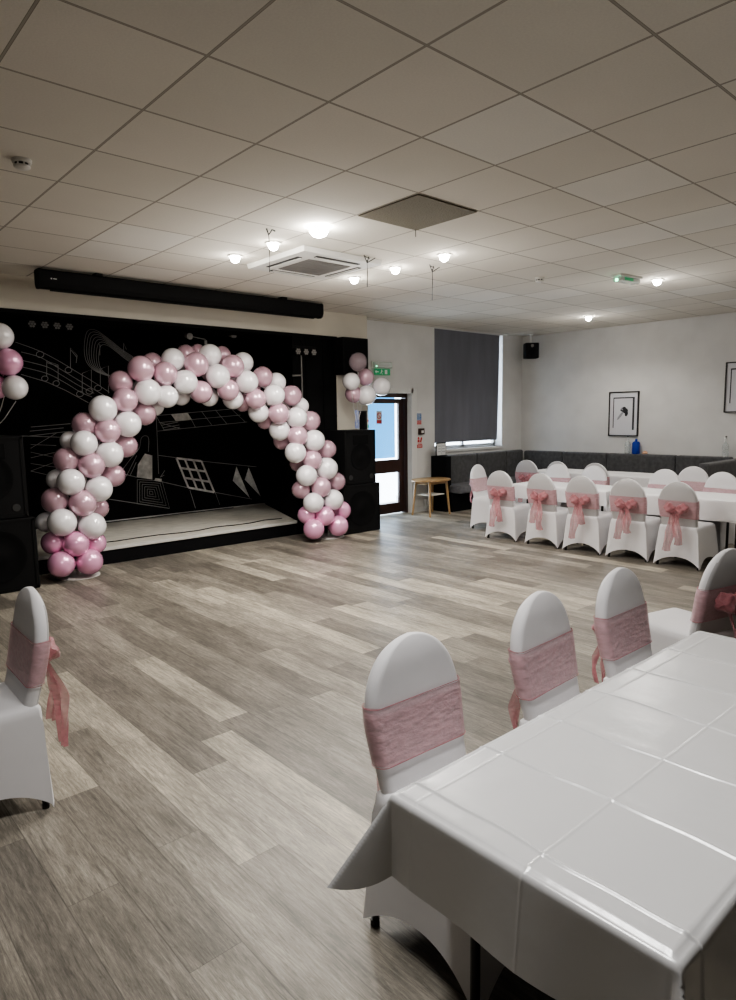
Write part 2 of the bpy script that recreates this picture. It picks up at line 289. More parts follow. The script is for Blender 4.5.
CHALK_LINES = [(0.008,[(2.621,2.81),(2.892,2.718),(3.134,2.599),(3.383,2.449),(3.643,2.292),(3.857,2.149)]),(0.008,[(2.683,2.682),(2.922,2.621),(3.151,2.486),(3.376,2.346),(3.636,2.187),(3.797,2.092)]),(0.008,[(2.675,2.571),(3.0,2.494),(3.196,2.381),(3.422,2.239),(3.633,2.132)]),(0.008,[(2.668,2.482),(2.993,2.402),(3.215,2.288),(3.443,2.144),(3.601,2.077)]),(0.008,[(2.66,2.379),(2.985,2.283),(3.233,2.168),(3.541,1.994)]),(0.008,[(2.99,2.362),(3.005,2.573),(3.154,2.526),(3.138,2.287)]),(0.008,[(3.004,2.552),(3.153,2.505)]),(0.008,[(3.32,2.479),(3.34,2.774),(3.425,2.671),(3.404,2.563)]),(0.008,[(3.345,2.742),(3.418,2.644)]),(0.008,[(3.462,2.144),(3.48,2.417),(3.614,2.475),(3.594,2.173)]),(0.008,[(3.728,2.23),(3.744,2.488),(3.868,2.54),(3.842,2.134)]),(0.008,[(4.11,2.746),(4.119,2.887),(4.156,2.791)]),(0.008,[(3.751,2.687),(3.762,2.852)]),(0.008,[(3.006,2.331),(2.996,2.31),(2.974,2.296),(2.948,2.296),(2.927,2.308),(2.921,2.329),(2.93,2.35),(2.952,2.364),(2.979,2.364),(2.999,2.352),(3.006,2.331)]),(0.008,[(3.154,2.268),(3.144,2.247),(3.122,2.233),(3.095,2.233),(3.074,2.246),(3.067,2.267),(3.077,2.288),(3.1,2.302),(3.126,2.302),(3.147,2.29),(3.154,2.268)]),(0.008,[(3.339,2.461),(3.329,2.438),(3.304,2.423),(3.275,2.422),(3.252,2.435),(3.245,2.458),(3.255,2.481),(3.28,2.495),(3.309,2.496),(3.332,2.483),(3.339,2.461)]),(0.008,[(3.476,2.122),(3.466,2.099),(3.44,2.084),(3.411,2.084),(3.388,2.098),(3.38,2.121),(3.391,2.144),(3.416,2.159),(3.445,2.159),(3.469,2.145),(3.476,2.122)]),(0.008,[(3.615,2.16),(3.604,2.136),(3.578,2.121),(3.548,2.121),(3.525,2.135),(3.517,2.158),(3.528,2.182),(3.553,2.196),(3.583,2.197),(3.607,2.183),(3.615,2.16)]),(0.008,[(3.743,2.211),(3.732,2.188),(3.706,2.173),(3.675,2.172),(3.651,2.186),(3.643,2.21),(3.654,2.233),(3.68,2.248),(3.711,2.249),(3.735,2.235),(3.743,2.211)]),(0.008,[(2.974,2.663),(2.963,2.638),(2.937,2.621),(2.906,2.62),(2.883,2.634),(2.875,2.658),(2.886,2.683),(2.912,2.699),(2.943,2.701),(2.966,2.687),(2.974,2.663)]),(0.007,[(4.253,2.691),(4.098,2.782),(3.961,2.886),(3.826,2.985),(3.733,3.041),(3.644,3.054),(3.581,3.003),(3.546,2.88),(3.53,2.73),(3.553,2.582),(3.641,2.476),(3.762,2.417),(3.9,2.382)]),(0.007,[(4.252,2.673),(4.104,2.76),(3.973,2.859),(3.845,2.953),(3.756,3.007),(3.671,3.019),(3.611,2.972),(3.578,2.854),(3.563,2.712),(3.585,2.571),(3.669,2.47),(3.784,2.413),(3.916,2.38)]),(0.007,[(4.25,2.656),(4.11,2.738),(3.986,2.832),(3.864,2.922),(3.78,2.973),(3.699,2.985),(3.642,2.94),(3.61,2.828),(3.596,2.693),(3.617,2.559),(3.697,2.463),(3.806,2.409),(3.932,2.378)]),(0.007,[(4.248,2.638),(4.115,2.716),(3.998,2.805),(3.883,2.891),(3.803,2.939),(3.726,2.951),(3.672,2.908),(3.642,2.802),(3.629,2.674),(3.649,2.547),(3.725,2.456),(3.828,2.406),(3.947,2.376)]),(0.007,[(4.246,2.621),(4.121,2.694),(4.011,2.778),(3.902,2.859),(3.827,2.905),(3.754,2.916),(3.703,2.876),(3.675,2.776),(3.662,2.655),(3.681,2.535),(3.753,2.45),(3.851,2.402),(3.963,2.373)]),(0.007,[(4.244,2.603),(4.127,2.672),(4.024,2.751),(3.922,2.827),(3.85,2.871),(3.782,2.881),(3.734,2.843),(3.707,2.75),(3.696,2.636),(3.713,2.524),(3.781,2.443),(3.873,2.398),(3.978,2.371)]),(0.007,[(4.243,2.585),(4.133,2.65),(4.036,2.724),(3.941,2.796),(3.874,2.836),(3.81,2.846),(3.765,2.811),(3.74,2.723),(3.729,2.617),(3.746,2.512),(3.809,2.436),(3.896,2.394),(3.994,2.369)]),(0.008,[(2.328,1.553),(2.72,1.531),(3.135,1.502)]),(0.008,[(2.729,1.657),(3.266,1.694)]),(0.008,[(2.708,1.534),(3.246,1.586)]),(0.008,[(2.713,1.6),(3.17,1.636)]),(0.006,[(2.708,1.362),(3.062,1.563)]),(0.006,[(2.704,1.31),(3.037,1.212)]),(0.006,[(2.698,1.23),(3.043,1.294)]),(0.006,[(2.692,1.151),(3.028,1.077)]),(0.006,[(2.685,1.045),(3.033,1.158)]),(0.006,[(2.711,1.415),(3.049,1.388)]),(0.006,[(2.685,1.045),(3.018,0.941)]),(0.008,[(3.99,0.988),(4.106,1.123),(4.263,1.293),(4.309,1.452),(4.385,1.485),(4.427,1.43),(4.408,1.233)]),(0.008,[(4.571,1.768),(4.559,0.878)]),(0.008,[(4.554,1.794),(5.962,1.895)]),(0.008,[(4.578,1.552),(6.225,1.668)]),(0.008,[(4.605,1.685),(6.093,1.789)]),(0.008,[(5.105,1.836),(5.236,1.598)]),(0.008,[(5.354,1.86),(5.532,1.63)]),(0.008,[(5.609,1.882),(5.816,1.648)]),(0.008,[(5.917,1.896),(6.179,1.669)]),(0.008,[(4.572,1.786),(4.694,1.56)]),(0.008,[(4.575,1.17),(5.025,1.091)]),(0.008,[(5.312,1.037),(6.38,0.876)]),(0.008,[(4.609,0.746),(5.041,0.617)]),(0.008,[(3.751,0.548),(4.702,0.309)]),(0.008,[(5.524,0.499),(6.261,0.311)]),(0.008,[(5.08,0.576),(5.167,0.26)]),(0.008,[(5.542,0.497),(5.619,0.273)]),(0.008,[(3.986,0.918),(4.199,0.849)]),(0.008,[(4.037,0.878),(4.22,1.188)]),(0.008,[(4.091,0.875),(4.206,1.082)]),(0.008,[(4.469,1.175),(4.447,0.795)]),(0.008,[(4.582,0.821),(4.666,0.926)]),(0.008,[(4.582,0.821),(4.654,0.853)]),(0.008,[(4.631,1.684),(4.97,1.578)]),(0.008,[(4.64,1.641),(4.937,1.69)]),(0.008,[(4.665,1.604),(4.954,1.642)]),(0.008,[(4.686,1.567),(4.964,1.605)]),(0.007,[(4.205,0.813),(4.61,0.757),(4.71,0.308),(4.182,0.435),(4.205,0.813)]),(0.007,[(4.242,0.773),(4.574,0.726),(4.656,0.359),(4.224,0.463),(4.242,0.773)]),(0.007,[(4.28,0.733),(4.539,0.696),(4.603,0.41),(4.265,0.49),(4.28,0.733)]),(0.007,[(4.318,0.692),(4.504,0.665),(4.549,0.461),(4.307,0.518),(4.318,0.692)]),(0.007,[(4.356,0.652),(4.47,0.635),(4.497,0.511),(4.35,0.545),(4.356,0.652)]),(0.007,[(4.39,0.616),(4.439,0.608),(4.45,0.555),(4.387,0.57),(4.39,0.616)]),(0.035,[(4.873,1.11),(5.057,0.616)]),(0.035,[(4.873,1.11),(5.312,1.037)]),(0.035,[(5.017,1.087),(5.21,0.578)]),(0.035,[(4.934,0.947),(5.382,0.86)]),(0.035,[(5.163,1.062),(5.366,0.539)]),(0.035,[(4.995,0.783),(5.453,0.681)]),(0.035,[(5.312,1.037),(5.524,0.499)]),(0.035,[(5.057,0.616),(5.524,0.499)])]
CHALK_FILLS = [[(4.351,1.21),(4.461,1.176),(4.447,0.795),(4.199,0.849),(4.229,1.044)],[(4.817,1.813),(5.105,1.836),(5.181,1.723),(4.897,1.702)],[(5.971,0.909),(5.887,0.667),(6.214,0.336)],[(6.214,0.878),(6.126,0.669),(6.444,0.336)],[(4.498,0.816),(4.604,0.794),(4.601,0.742),(4.48,0.774)]]

# ------------------------------------------------------------------ room shell
struct('floor', MB().b2(XL - .2, XB + .2, YR - .2, YA + .3, -.1, 0), 'floor')
struct('ceiling', MB().b2(XL - .2, XB + .2, YR - .2, YA + .3, CEIL, CEIL + .1), 'ceiling')
DX0, DX1, DZ = 7.25, 8.55, 2.15           # door opening
WX0, WX1, WZ0, WZ1 = 9.08, 11.08, 1.10, 3.285
w = MB(); T = YA + .28
w.b2(7.2, DX0, YA, T, 0, CEIL).b2(DX0, DX1, YA, T, DZ, CEIL).b2(DX1, WX0, YA, T, 0, CEIL)
w.b2(WX0, WX1, YA, T, 0, WZ0).b2(WX0, WX1, YA, T, WZ1, CEIL).b2(WX1, XB + .2, YA, T, 0, CEIL)
struct('wall_back', w, 'wall')
struct('wall_right', MB().b2(XB, XB + .2, YR - .2, YA, 0, CEIL), 'wall')
struct('wall_left', MB().b2(XL - .2, XL, YR - .2, 10.3, 0, CEIL), 'darkwall')
# rear wall behind the photographer
w = MB()
w.b2(XL, XB, YR - .2, YR, 0, CEIL)
struct('wall_rear', w, 'darkwall')
# stage surround: bulkhead above the opening, pier right of it, black box behind
w = MB(); w.b2(XL, 7.2, YS, T, 2.93, CEIL)
struct('wall_bulkhead', w, 'bulk')
w = MB(); w.b2(6.56, 7.2, YS, T, 0, 2.93)
struct('wall_pier', w, 'bulk')
w = MB(); w.b2(XL, 6.75, 10.12, 10.3, 0, 3.6)
struct('wall_stage', w, 'stageblack')
w = MB(); w.b2(XL, 6.75, YS + .02, 10.3, 3.5, 3.6); struct('ceiling_stage', w, 'stageblack')
# wing on the right of the stage, angled
w = MB(); w.poly([(5.75, YS + .01, 0), (6.56, YS + .01, 0), (6.7, 10.12, 0), (6.52, 10.12, 0)], 3.5, 2)
struct('wall_wing', w, 'stageblack')
w = MB()
for x in (5.98, 6.30): w.b2(x, x + .012, YS - .004, YS + .012, .02, 2.92)
w.b2(5.98, 6.56, YS - .004, YS + .012, 1.74, 1.752)
struct('trim_1', w, M['grille'])
w = MB(); w.b2(XL, 6.57, YS - .02, T + .03, 2.90, 2.94); struct('trim_2', w, 'stageblack')
# skirting
struct('baseboard_back', MB().b2(8.56, XB, YA - .015, YA, 0, .1), 'trim')
struct('baseboard_right', MB().b2(XB - .015, XB, YR, YA, 0, .1), 'trim')

# stage
t = thing('stage_platform', 'low black-edged stage with pale worn floor under the chalk mural', 'stage', (2.5, YS, 0))
def lc(mb, base):  # shift geometry so it is local to base
    bmesh.ops.translate(mb.bm, vec=(-base[0], -base[1], -base[2]), verts=mb.bm.verts); return mb
B0 = (2.5, YS, 0)
obj('deck', lc(MB().poly([(XL + .01, YS - .01, .17), (5.73, YS - .01, .17), (6.5, 10.1, .17), (XL + .01, 10.1, .17)], .04, 2), B0), 'carpet', t)
obj('riser', lc(MB().b2(XL + .01, 5.73, YS, YS + .03, 0, .168), B0), 'black', t)
obj('nosing', lc(MB().b2(XL + .01, 5.73, YS - .025, YS - .011, .175, .215, .003), B0), 'tape', t)
m_ = MB()
m_.b2(XL + .01, 6.5, 10.06, 10.09, .2105, .225)
obj('edge_tape', lc(m_, B0), 'tape', t)
m_ = MB()
rr = random.Random(3)
pts = [(2.6 + i * .28, YS + .30 + rr.uniform(-.05, .06), .218) for i in range(12)]
m_.tube(pts, .006, 6); m_.tube([(3.4 + i * .3, 9.97 + rr.uniform(-.04, .03), .218) for i in range(9)], .008, 6)
o = obj('stage_cable', m_, 'black'); tag(o, 'thin black cables lying along the pale stage floor', 'cable')

# chalk mural drawn on the stage wall: flat painted lines
mur = thing('chalk_mural', 'white chalk drawing of music staves, notes, boxes and figure on black wall', 'mural', (4, 10.12, 1))
def ribbon(bm, pts, wd, y):
    pts = [Vector((p[0] - 4, 0, p[1] - 1)) for p in pts]
    # smooth subdivide
    P = []
    n = len(pts)
    if n > 4:
        for i in range(n - 1):
            p0, p1, p2, p3 = pts[max(i - 1, 0)], pts[i], pts[i + 1], pts[min(i + 2, n - 1)]
            for k in range(5):
                s = k / 5
                P.append(.5 * ((2 * p1) + (p2 - p0) * s + (2 * p0 - 5 * p1 + 4 * p2 - p3) * s * s + (3 * p1 - p0 - 3 * p2 + p3) * s ** 3))
        P.append(pts[-1])
    else: P = pts
    if n in (5,) and (pts[0] - pts[-1]).length < .001: P = pts
    vs = []
    for i, p in enumerate(P):
        d = (P[min(i + 1, len(P) - 1)] - P[max(i - 1, 0)])
        d = d.normalized() if d.length > 1e-6 else Vector((1, 0, 0))
        nrm = Vector((-d.z, 0, d.x)) * wd
        vs.append((bm.verts.new((p.x + nrm.x, y, p.z + nrm.z)), bm.verts.new((p.x - nrm.x, y, p.z - nrm.z))))
    for a, b in zip(vs, vs[1:]):
        try: bm.faces.new((a[0], a[1], b[1], b[0]))
        except ValueError: pass
m_ = MB()
for i, (wd, pts) in enumerate(CHALK_LINES):
    if wd < .03: ribbon(m_.bm, pts, wd * .62, -.003 - .00002 * i)
obj('chalk_lines', m_, 'chalk', mur)
for pts in CHALK_FILLS:
    m_ = MB(); m_.bm.faces.new([m_.bm.verts.new((x - 4, -.005, z - 1)) for x, z in pts]); obj('chalk_shape', m_, 'chalkfill', mur)


m_ = MB()
for i, (wd, pts) in enumerate(CHALK_LINES):
    if wd > .03: ribbon(m_.bm, pts, wd * .5, -.004 - .00002 * i)
obj('chalk_window', m_, 'chalkfill', mur)
# stage light bars
def light_bar(x, y, z, n, label, hang=.6):
    t = thing('stage_light_bar', label, 'stage light', (x, y, z), 0)
    obj('bar', MB().box((0, 0, .03), (.14 * n, .05, .04), .006), 'plastic', t)
    for i in range(n):
        xx = (i - (n - 1) / 2) * .14
        l = obj('lamp_head', MB().cyl((xx, .03, -.03), (xx, -.06, -.035), .05, .055, 18), 'plastic', t)
        mm = MB()
        for k in range(7):
            a = k * PI / 3; r = 0 if k == 6 else .03
            mm.cyl((xx + r * math.cos(a), -.061, -.035 + r * math.sin(a)), (xx + r * math.cos(a), -.066, -.035 + r * math.sin(a)), .014, n=8)
        obj('lens', mm, 'greymesh', l)
    obj('hanger', MB().cyl((0, 0, .05), (0, 0, hang), .012).cyl((0, 0, .05), (0, .09 if hang < .3 else 0, hang), .008), 'plastic', t)
light_bar(2.62, 8.62, 2.90, 4, 'black four-head light bar hanging at the left over the stage')
light_bar(5.86, 7.93, 2.70, 3, 'black three-head light bar fixed at the right of the stage front', .15)
def spot_fix(x, y, z, label):
    t = thing('stage_spotlight', label, 'stage light', (x, y, z))
    obj('body', MB().cyl((0, .06, 0), (0, -.06, -.02), .03, .045), 'greymesh', t)
    obj('yoke', MB().cyl((0, 0, .02), (0, 0, 3.5 - z), .008), 'plastic', t)
    return t
spot_fix(5.03, 8.5, 2.92, 'small stage spotlight hanging above the middle of the balloon arch')
t = spot_fix(4.35, 8.5, 2.86, 'small stage spotlight with a side arm above the arch top')
obj('side_arm', MB().cyl((0, -.01, -.01), (.26, 0, -.04), .007).box((.26, 0, -.08), (.04, .03, .06), .004), 'greymesh', t)
# pole beside the wing
t = thing('lighting_pole', 'slim grey upright pole with a short cross arm at stage right', 'pole', (5.86, 7.99, .0))
obj('pole', MB().cyl((0, 0, 0), (0, 0, 2.68), .010), 'greymesh', t)
obj('cross_arm', MB().cyl((-.17, 0, 2.33), (0, 0, 2.34), .012), 'greymesh', t)
obj('foot', MB().cyl((0, 0, 0), (0, 0, .02), .04), 'plastic', t)

# projector screen case
t = thing('projector_screen', 'long black rolled projector screen case under ceiling before the stage', 'projector screen', (4.0, 7.47, 3.17))
mm = MB(); rings = []
prof = [(-.055, .10), (.055, .10), (.075, .08), (.075, -.04), (.045, -.085), (-.02, -.09), (-.055, -.075), (-.075, -.03), (-.075, .08)]
for x in (-1.80, 1.80): rings.append(mm.ring([(x, a, b) for a, b in prof]))
mm.loft(rings); mm.bm.faces.new(rings[0]); mm.bm.faces.new(list(reversed(rings[1])))
obj('case', mm, 'screencase', t)
for x in (-1.80, 1.80):
    mm = MB(); s = 1 if x > 0 else -1
    r0 = mm.ring([(x, a * 1.06, b * 1.05) for a, b in prof]); r1 = mm.ring([(x + s * .02, a * 1.02, b * 1.01) for a, b in prof]); mm.loft([r0, r1]); mm.bm.faces.new(r0); mm.bm.faces.new(list(reversed(r1)))
    obj('end_cap', mm, 'plastic', t)
obj('weight_bar', MB().box((0, -.01, -.097), (3.4, .03, .014), .004), 'plastic', t)
for x in (-1.2, 1.2): obj('ceiling_bracket', MB().box((x, 0, .115), (.08, .1, .028), .003), 'plastic', t)
obj('maker_badge', MB().cyl((-1.70, -.0745, .01), (-1.70, -.0765, .01), .008, n=12).box((-1.665, -.0755, .01), (.035, .002, .008)), 'signwhite', t)

# ------------------------------------------------------------------ door
dr = MB(); yd = YA + .16
df = MB(); df.b2(DX0, DX0 + .07, YA + .1, yd + .05, 0, DZ).b2(DX1 - .12, DX1 - .075, YA + .1, yd + .05, 0, DZ - .03).b2(DX0, DX1 - .075, YA + .1, yd + .05, DZ - .1, DZ - .03)
d = struct('door_1', df, 'doorwood')
x0, x1 = DX0 + .08, DX1 - .13
lf = MB(); y0, y1 = yd - .02, yd + .025
lf.b2(x0, x0 + .12, y0, y1, .02, 2.03).b2(x1 - .12, x1, y0, y1, .02, 2.03).b2(x0 + .12, x1 - .12, y0, y1, .02, .2).b2(x0 + .12, x1 - .12, y0, y1, .74, .97).b2(x0 + .12, x1 - .12, y0, y1, 1.95, 2.03)
lo = obj('door_leaf', lf, 'doorwood', d)
obj('door_glass', MB().b2(x0 + .12, x1 - .12, yd, yd + .005, .2, .74), 'pane', lo)
obj('door_glass', MB().b2(x0 + .12, x1 - .12, yd, yd + .005, .97, 1.95), 'pane', lo)
obj('door_handle', MB().box((x0 + .06, y0 - .03, 1.02), (.02, .05, .14), .004), 'greymesh', lo)
mm = MB(); ff = YA - .012
mm.b2(DX1 - .075, DX1 + .055, ff, YA + .12, 0, DZ + .055).b2(DX0 - .04, DX1 - .03, ff, YA + .12, DZ - .03, DZ + .055)
struct('trim_3', mm, 'trim')
# prohibition sticker on the glass, seen from inside
t = thing('door_sticker', 'round red prohibition sticker above red notice on the door glass', 'sticker', (7.85, yd - .003, 1.74))
mm = MB()
for k in range(24):
    a, b = 2 * PI * k / 24, 2 * PI * (k + 1) / 24
    mm.bm.faces.new([mm.bm.verts.new(p) for p in ((.055 * math.cos(a), 0, .055 * math.sin(a)), (.055 * math.cos(b), 0, .055 * math.sin(b)), (.04 * math.cos(b), 0, .04 * math.sin(b)), (.04 * math.cos(a), 0, .04 * math.sin(a)))])
mm.box((0, 0, 0), (.09, .001, .012), rot=Matrix.Rotation(.8, 3, 'Y'))
obj('prohibition_ring', mm, 'red', t)
obj('sticker_back', MB().box((0, .002, -.03), (.13, .001, .22)), 'signwhite', t)
obj('red_notice', MB().box((0, -.001, -.105), (.12, .001, .06)), 'red', t)
# outside
struct('ground_outside', MB().b2(5, 16, T, 20, -.15, -.02), 'ground')
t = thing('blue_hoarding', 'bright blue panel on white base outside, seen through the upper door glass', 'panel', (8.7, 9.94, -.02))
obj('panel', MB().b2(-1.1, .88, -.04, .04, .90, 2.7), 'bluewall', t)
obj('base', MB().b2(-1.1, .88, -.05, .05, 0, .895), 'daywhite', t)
tag(obj('glowing_outside_wall', MB().b2(6, 14, 10.6, 10.8, -.02, 3.2), 'daywhite'), 'self-glowing white wall outside, seen through door and window glass', 'wall')

# ------------------------------------------------------------------ window + blind
wm = MB()
yw = YA + .17
wm.b2(WX0, WX0 + .06, yw, yw + .05, WZ0, WZ1).b2(WX1 - .06, WX1, yw, yw + .05, WZ0, WZ1).b2(WX0, WX1, yw, yw + .05, WZ0, WZ0 + .06).b2(WX0, WX1, yw, yw + .05, WZ1 - .06, WZ1).b2(10.05, 10.1, yw, yw + .05, WZ0, WZ1)
wi = struct('window_1', wm, 'trim')
obj('window_glass', MB().b2(WX0 + .06, WX1 - .06, yw + .02, yw + .025, WZ0 + .06, WZ1 - .06), 'pane', wi)
obj('window_sill', MB().b2(WX0 - .02, WX1 + .03, YA - .03, YA + .16, WZ0 - .05, WZ0, .005), 'trim', wi)
t = thing('roller_blind', 'dark grey roller blind lowered over the tall window', 'blind', (WX0, YA + .03, WZ1 - .0))
mm = MB(); NX, NZ = 40, 40; g = []
for j in range(NZ + 1):
    s = j / NZ; z = -s * (WZ1 - 1.235); xr = 1.905 - .07 * s ** 1.5
    row = []
    for i in range(NX + 1):
        u = i / NX; x = .0 + u * (xr + .03)
        y = .018 * s * math.sin(u * 9 + .6) * (.4 + u) - .03 * s * max(0, u - .75) * 4 * .3
        row.append(mm.bm.verts.new((x, y, z)))
    g.append(row)
mm.loft(g, closed=False)
obj('blind_fabric', mm, 'blind', t, smooth=True)
obj('roller', MB().cyl((.01, .03, -.03), (1.96, .03, -.03), .022), 'white', t)
obj('bottom_bar', MB().b2(.01, 1.85, -.008, .008, -2.06, -2.045), 'blind', t)

# ------------------------------------------------------------------ signs on the back wall
t = thing('action_sign', 'small blue and red fire action notice, upper sign beside the door', 'sign', (8.66, YA - .002, 1.69))
obj('plate', MB().box((0, 0, 0), (.14, .003, .24), .001), 'signwhite', t)
obj('blue_panel', MB().box((0, -.003, .02), (.13, .002, .12)), 'blue', t)
obj('red_panel', MB().box((0, -.003, -.08), (.13, .002, .07)), 'red', t)
mm = MB()
for k in range(5): mm.box((0, -.005, .065 - k * .022), (.1 - .02 * (k % 2), .001, .006))
for k in range(2): mm.box((0, -.005, -.068 - k * .022), (.1, .001, .006))
obj('lettering', mm, 'signwhite', t)
t = thing('call_point', 'dark red fire alarm call point between the two wall signs', 'alarm', (8.71, YA - .02, 1.45))
obj('housing', MB().box((0, 0, 0), (.13, .04, .11), .006), M['doorwood'], t)
obj('glass_window', MB().box((.01, -.021, -.005), (.06, .003, .045), .001), 'signwhite', t)
t = thing('call_point_sign', 'red and white fire call point sign below the alarm box', 'sign', (8.68, YA - .002, 1.27))
obj('plate', MB().box((0, 0, 0), (.14, .003, .24), .001), 'signwhite', t)
obj('red_panel', MB().box((0, -.003, -.085), (.135, .002, .06)), 'red', t)
mm = MB()
mm.cyl((-.03, -.003, .06), (-.03, -.005, .06), .022, n=14).box((-.03, -.004, .01), (.05, .002, .05)).box((.035, -.004, .03), (.035, .002, .09), rot=Matrix.Rotation(.3, 3, 'Y'))
for k in range(3): mm.box((.0, -.004, -.028 - k * .012), (.11, .002, .005))
obj('red_symbols', mm, 'red', t)
mm = MB()
for k in range(2): mm.box((0, -.005, -.075 - k * .02), (.1, .001, .007))
obj('lettering', mm, 'signwhite', t)

# exit sign light above the door
t = thing('exit_sign', 'white emergency exit light with green running-man panel above the door', 'exit sign', (7.74, YA - .05, 2.55))
obj('housing', MB().box((0, 0, .03), (.40, .09, .10), .012), 'diffuser', t)
obj('base_tray', MB().box((0, .03, .03), (.42, .04, .12), .006), 'white', t)
pn = obj('green_panel', MB().box((0, -.0, -.085), (.36, .012, .105), .002), 'green', t)
mm = MB(); y = -.009
mm.cyl((-.02, y, -.055), (-.02, y - .002, -.055), .010, n=12)
mm.box((-.025, y, -.082), (.016, .002, .034), rot=Matrix.Rotation(.3, 3, 'Y')).box((-.045, y, -.105), (.032, .002, .008), rot=Matrix.Rotation(-.6, 3, 'Y')).box((-.012, y, -.11), (.008, .002, .036), rot=Matrix.Rotation(-.5, 3, 'Y')).box((0, y, -.075), (.03, .002, .007), rot=Matrix.Rotation(.4, 3, 'Y'))
mm.box((.08, y, -.085), (.055, .002, .07)).box((-.12, y, -.085), (.06, .002, .016)).poly([(-.17, y, -.085), (-.14, y, -.06), (-.14, y, -.11)], -.002, 1)
obj('running_man', mm, 'signwhite', pn)
obj('indicator_light', MB().cyl((-.17, -.046, .0), (-.17, -.052, .0), .008, n=10), 'greenled', t)
# ------------------------------------------------------------------ ceiling fittings
def at_c(n, label, cat, x, y, group=None): return thing(n, label, cat, (x, y, CEIL), 0, group)
LP = [(3.56, 4.56, 1, 'brightest round ceiling spotlight, left of the brown vent tile'),
      (3.55, 5.22, 0, 'round ceiling spotlight beside the hanging hook left of the air conditioner'),
      (3.53, 5.85, 0, 'round ceiling spotlight furthest left, above the projector screen'),
      (5.13, 5.27, 0, 'round ceiling spotlight between the air conditioner and the right-hand hook'),
      (5.11, 4.56, 0, 'round ceiling spotlight nearest the far corner of the brown vent tile'),
      (5.12, 5.93, 0, 'round ceiling spotlight touching the far edge of the air conditioner'),
      (8.07, 3.82, 0, 'round ceiling spotlight right of the green-lit emergency light'),
      (10.2, 5.95, 0, 'round ceiling spotlight furthest away near the back corner')]
for x, y, big, lab in LP:
    t = at_c('ceiling_spotlight', lab, 'ceiling light', x, y)
    obj('bezel', MB().lathe([(.072, 0), (.070, -.010), (.05, -.012), (.046, -.004)], n=28), 'white', t, True)
    obj('lamp_lens', MB().lathe([(.046, -.004), (.046, -.03), (.036, -.055), (.014, -.068)] if not big else [(.07, -.004), (.078, -.04), (.058, -.07), (.02, -.085)], n=20), 'lampbig' if big else 'lamp', t, True)
def detector(x, y, label):
    t = at_c('smoke_detector', label, 'smoke detector', x, y)
    obj('base', MB().lathe([(.055, 0), (.055, -.018), (.05, -.022)], n=28), 'white', t, True)
    obj('chamber_slots', MB().lathe([(.042, -.022), (.042, -.036)], n=28), 'slot', t)
    mm = MB()
    for k in range(8):
        a = k * PI / 4; mm.box((.043 * math.cos(a), .043 * math.sin(a), -.029), (.008, .008, .016))
    obj('slot_rib', mm, 'white', t)
    obj('cap', MB().lathe([(.048, -.036), (.046, -.046), (.03, -.054), (.01, -.056)], n=28), 'white', t, True)
detector(1.29, 4.54, 'white round smoke detector at the far left of the ceiling')
detector(6.84, 4.63, 'white round smoke detector between vent tile and emergency light')
# emergency fitting
t = at_c('emergency_light', 'clear-cased emergency light with green glow on the ceiling', 'emergency light', 7.58, 3.95); t.rotation_euler.z = 1.45
obj('tray', MB().box((0, 0, -.012), (.14, .42, .024), .006), 'white', t)
obj('diffuser', MB().box((0, 0, -.05), (.12, .38, .055), .016), 'diffuser', t)
obj('green_legend', MB().box((-.062, .04, -.05), (.003, .16, .035)), M['green'], t)
obj('indicator_light', MB().box((0, .185, -.06), (.03, .02, .03), .004), 'greenled', t)
# vent tile
t = at_c('ceiling_vent', 'brown perforated square vent tile in the ceiling grid', 'vent', GX + 3.5 * GT, GY + 1.5 * GT)
obj('vent_panel', MB().box((0, 0, -.006), (GT - .02, GT - .02, .01), .002), 'vent', t)
obj('hanging_thread', MB().tube([(.3, .31, -.01), (.3, .31, -.07)], .003), 'slot', t)
# air-con cassette
t = at_c('air_conditioner', 'white square air conditioning cassette with grey centre grille', 'air conditioner', 4.30, 5.60); t.location.z -= .003
mm = MB(); a, b = .49, .478
r0 = mm.ring([(-a, -a, 0), (a, -a, 0), (a, a, 0), (-a, a, 0)]); r1 = mm.ring([(-b, -b, -.045), (b, -b, -.045), (b, b, -.045), (-b, b, -.045)]); mm.loft([r0, r1])
c = .27; r2 = mm.ring([(-c, -c, -.05), (c, -c, -.05), (c, c, -.05), (-c, c, -.05)]); mm.loft([r1, r2]); mm.bm.faces.new(r2); mm.bm.faces.new(r0)
obj('fascia', mm, 'white', t)
mm = MB(); mm.box((0, 0, -.054), (.52, .52, .006))
g_ = obj('intake_grille', mm, 'greymesh', t)
mm = MB()
for k in range(19): mm.box((-.243 + k * .027, 0, -.059), (.010, .50, .005))
for k in range(3): mm.box((0, -.18 + k * .18, -.0595), (.50, .008, .005))
obj('grille_bars', mm, 'greymesh', g_)
for k in range(4):
    R_ = Matrix.Rotation(k * PI / 2, 3, 'Z')
    mm = MB(); p = R_ @ Vector((0, -.375, -.0505)); mm.box(p, (.54, .05, .006), rot=R_)
    lv = obj('air_slot', mm, 'slot', t)
    mm = MB(); p = R_ @ Vector((0, -.36, -.057)); mm.box(p, (.52, .018, .006), rot=R_); obj('louvre', mm, 'white', lv)
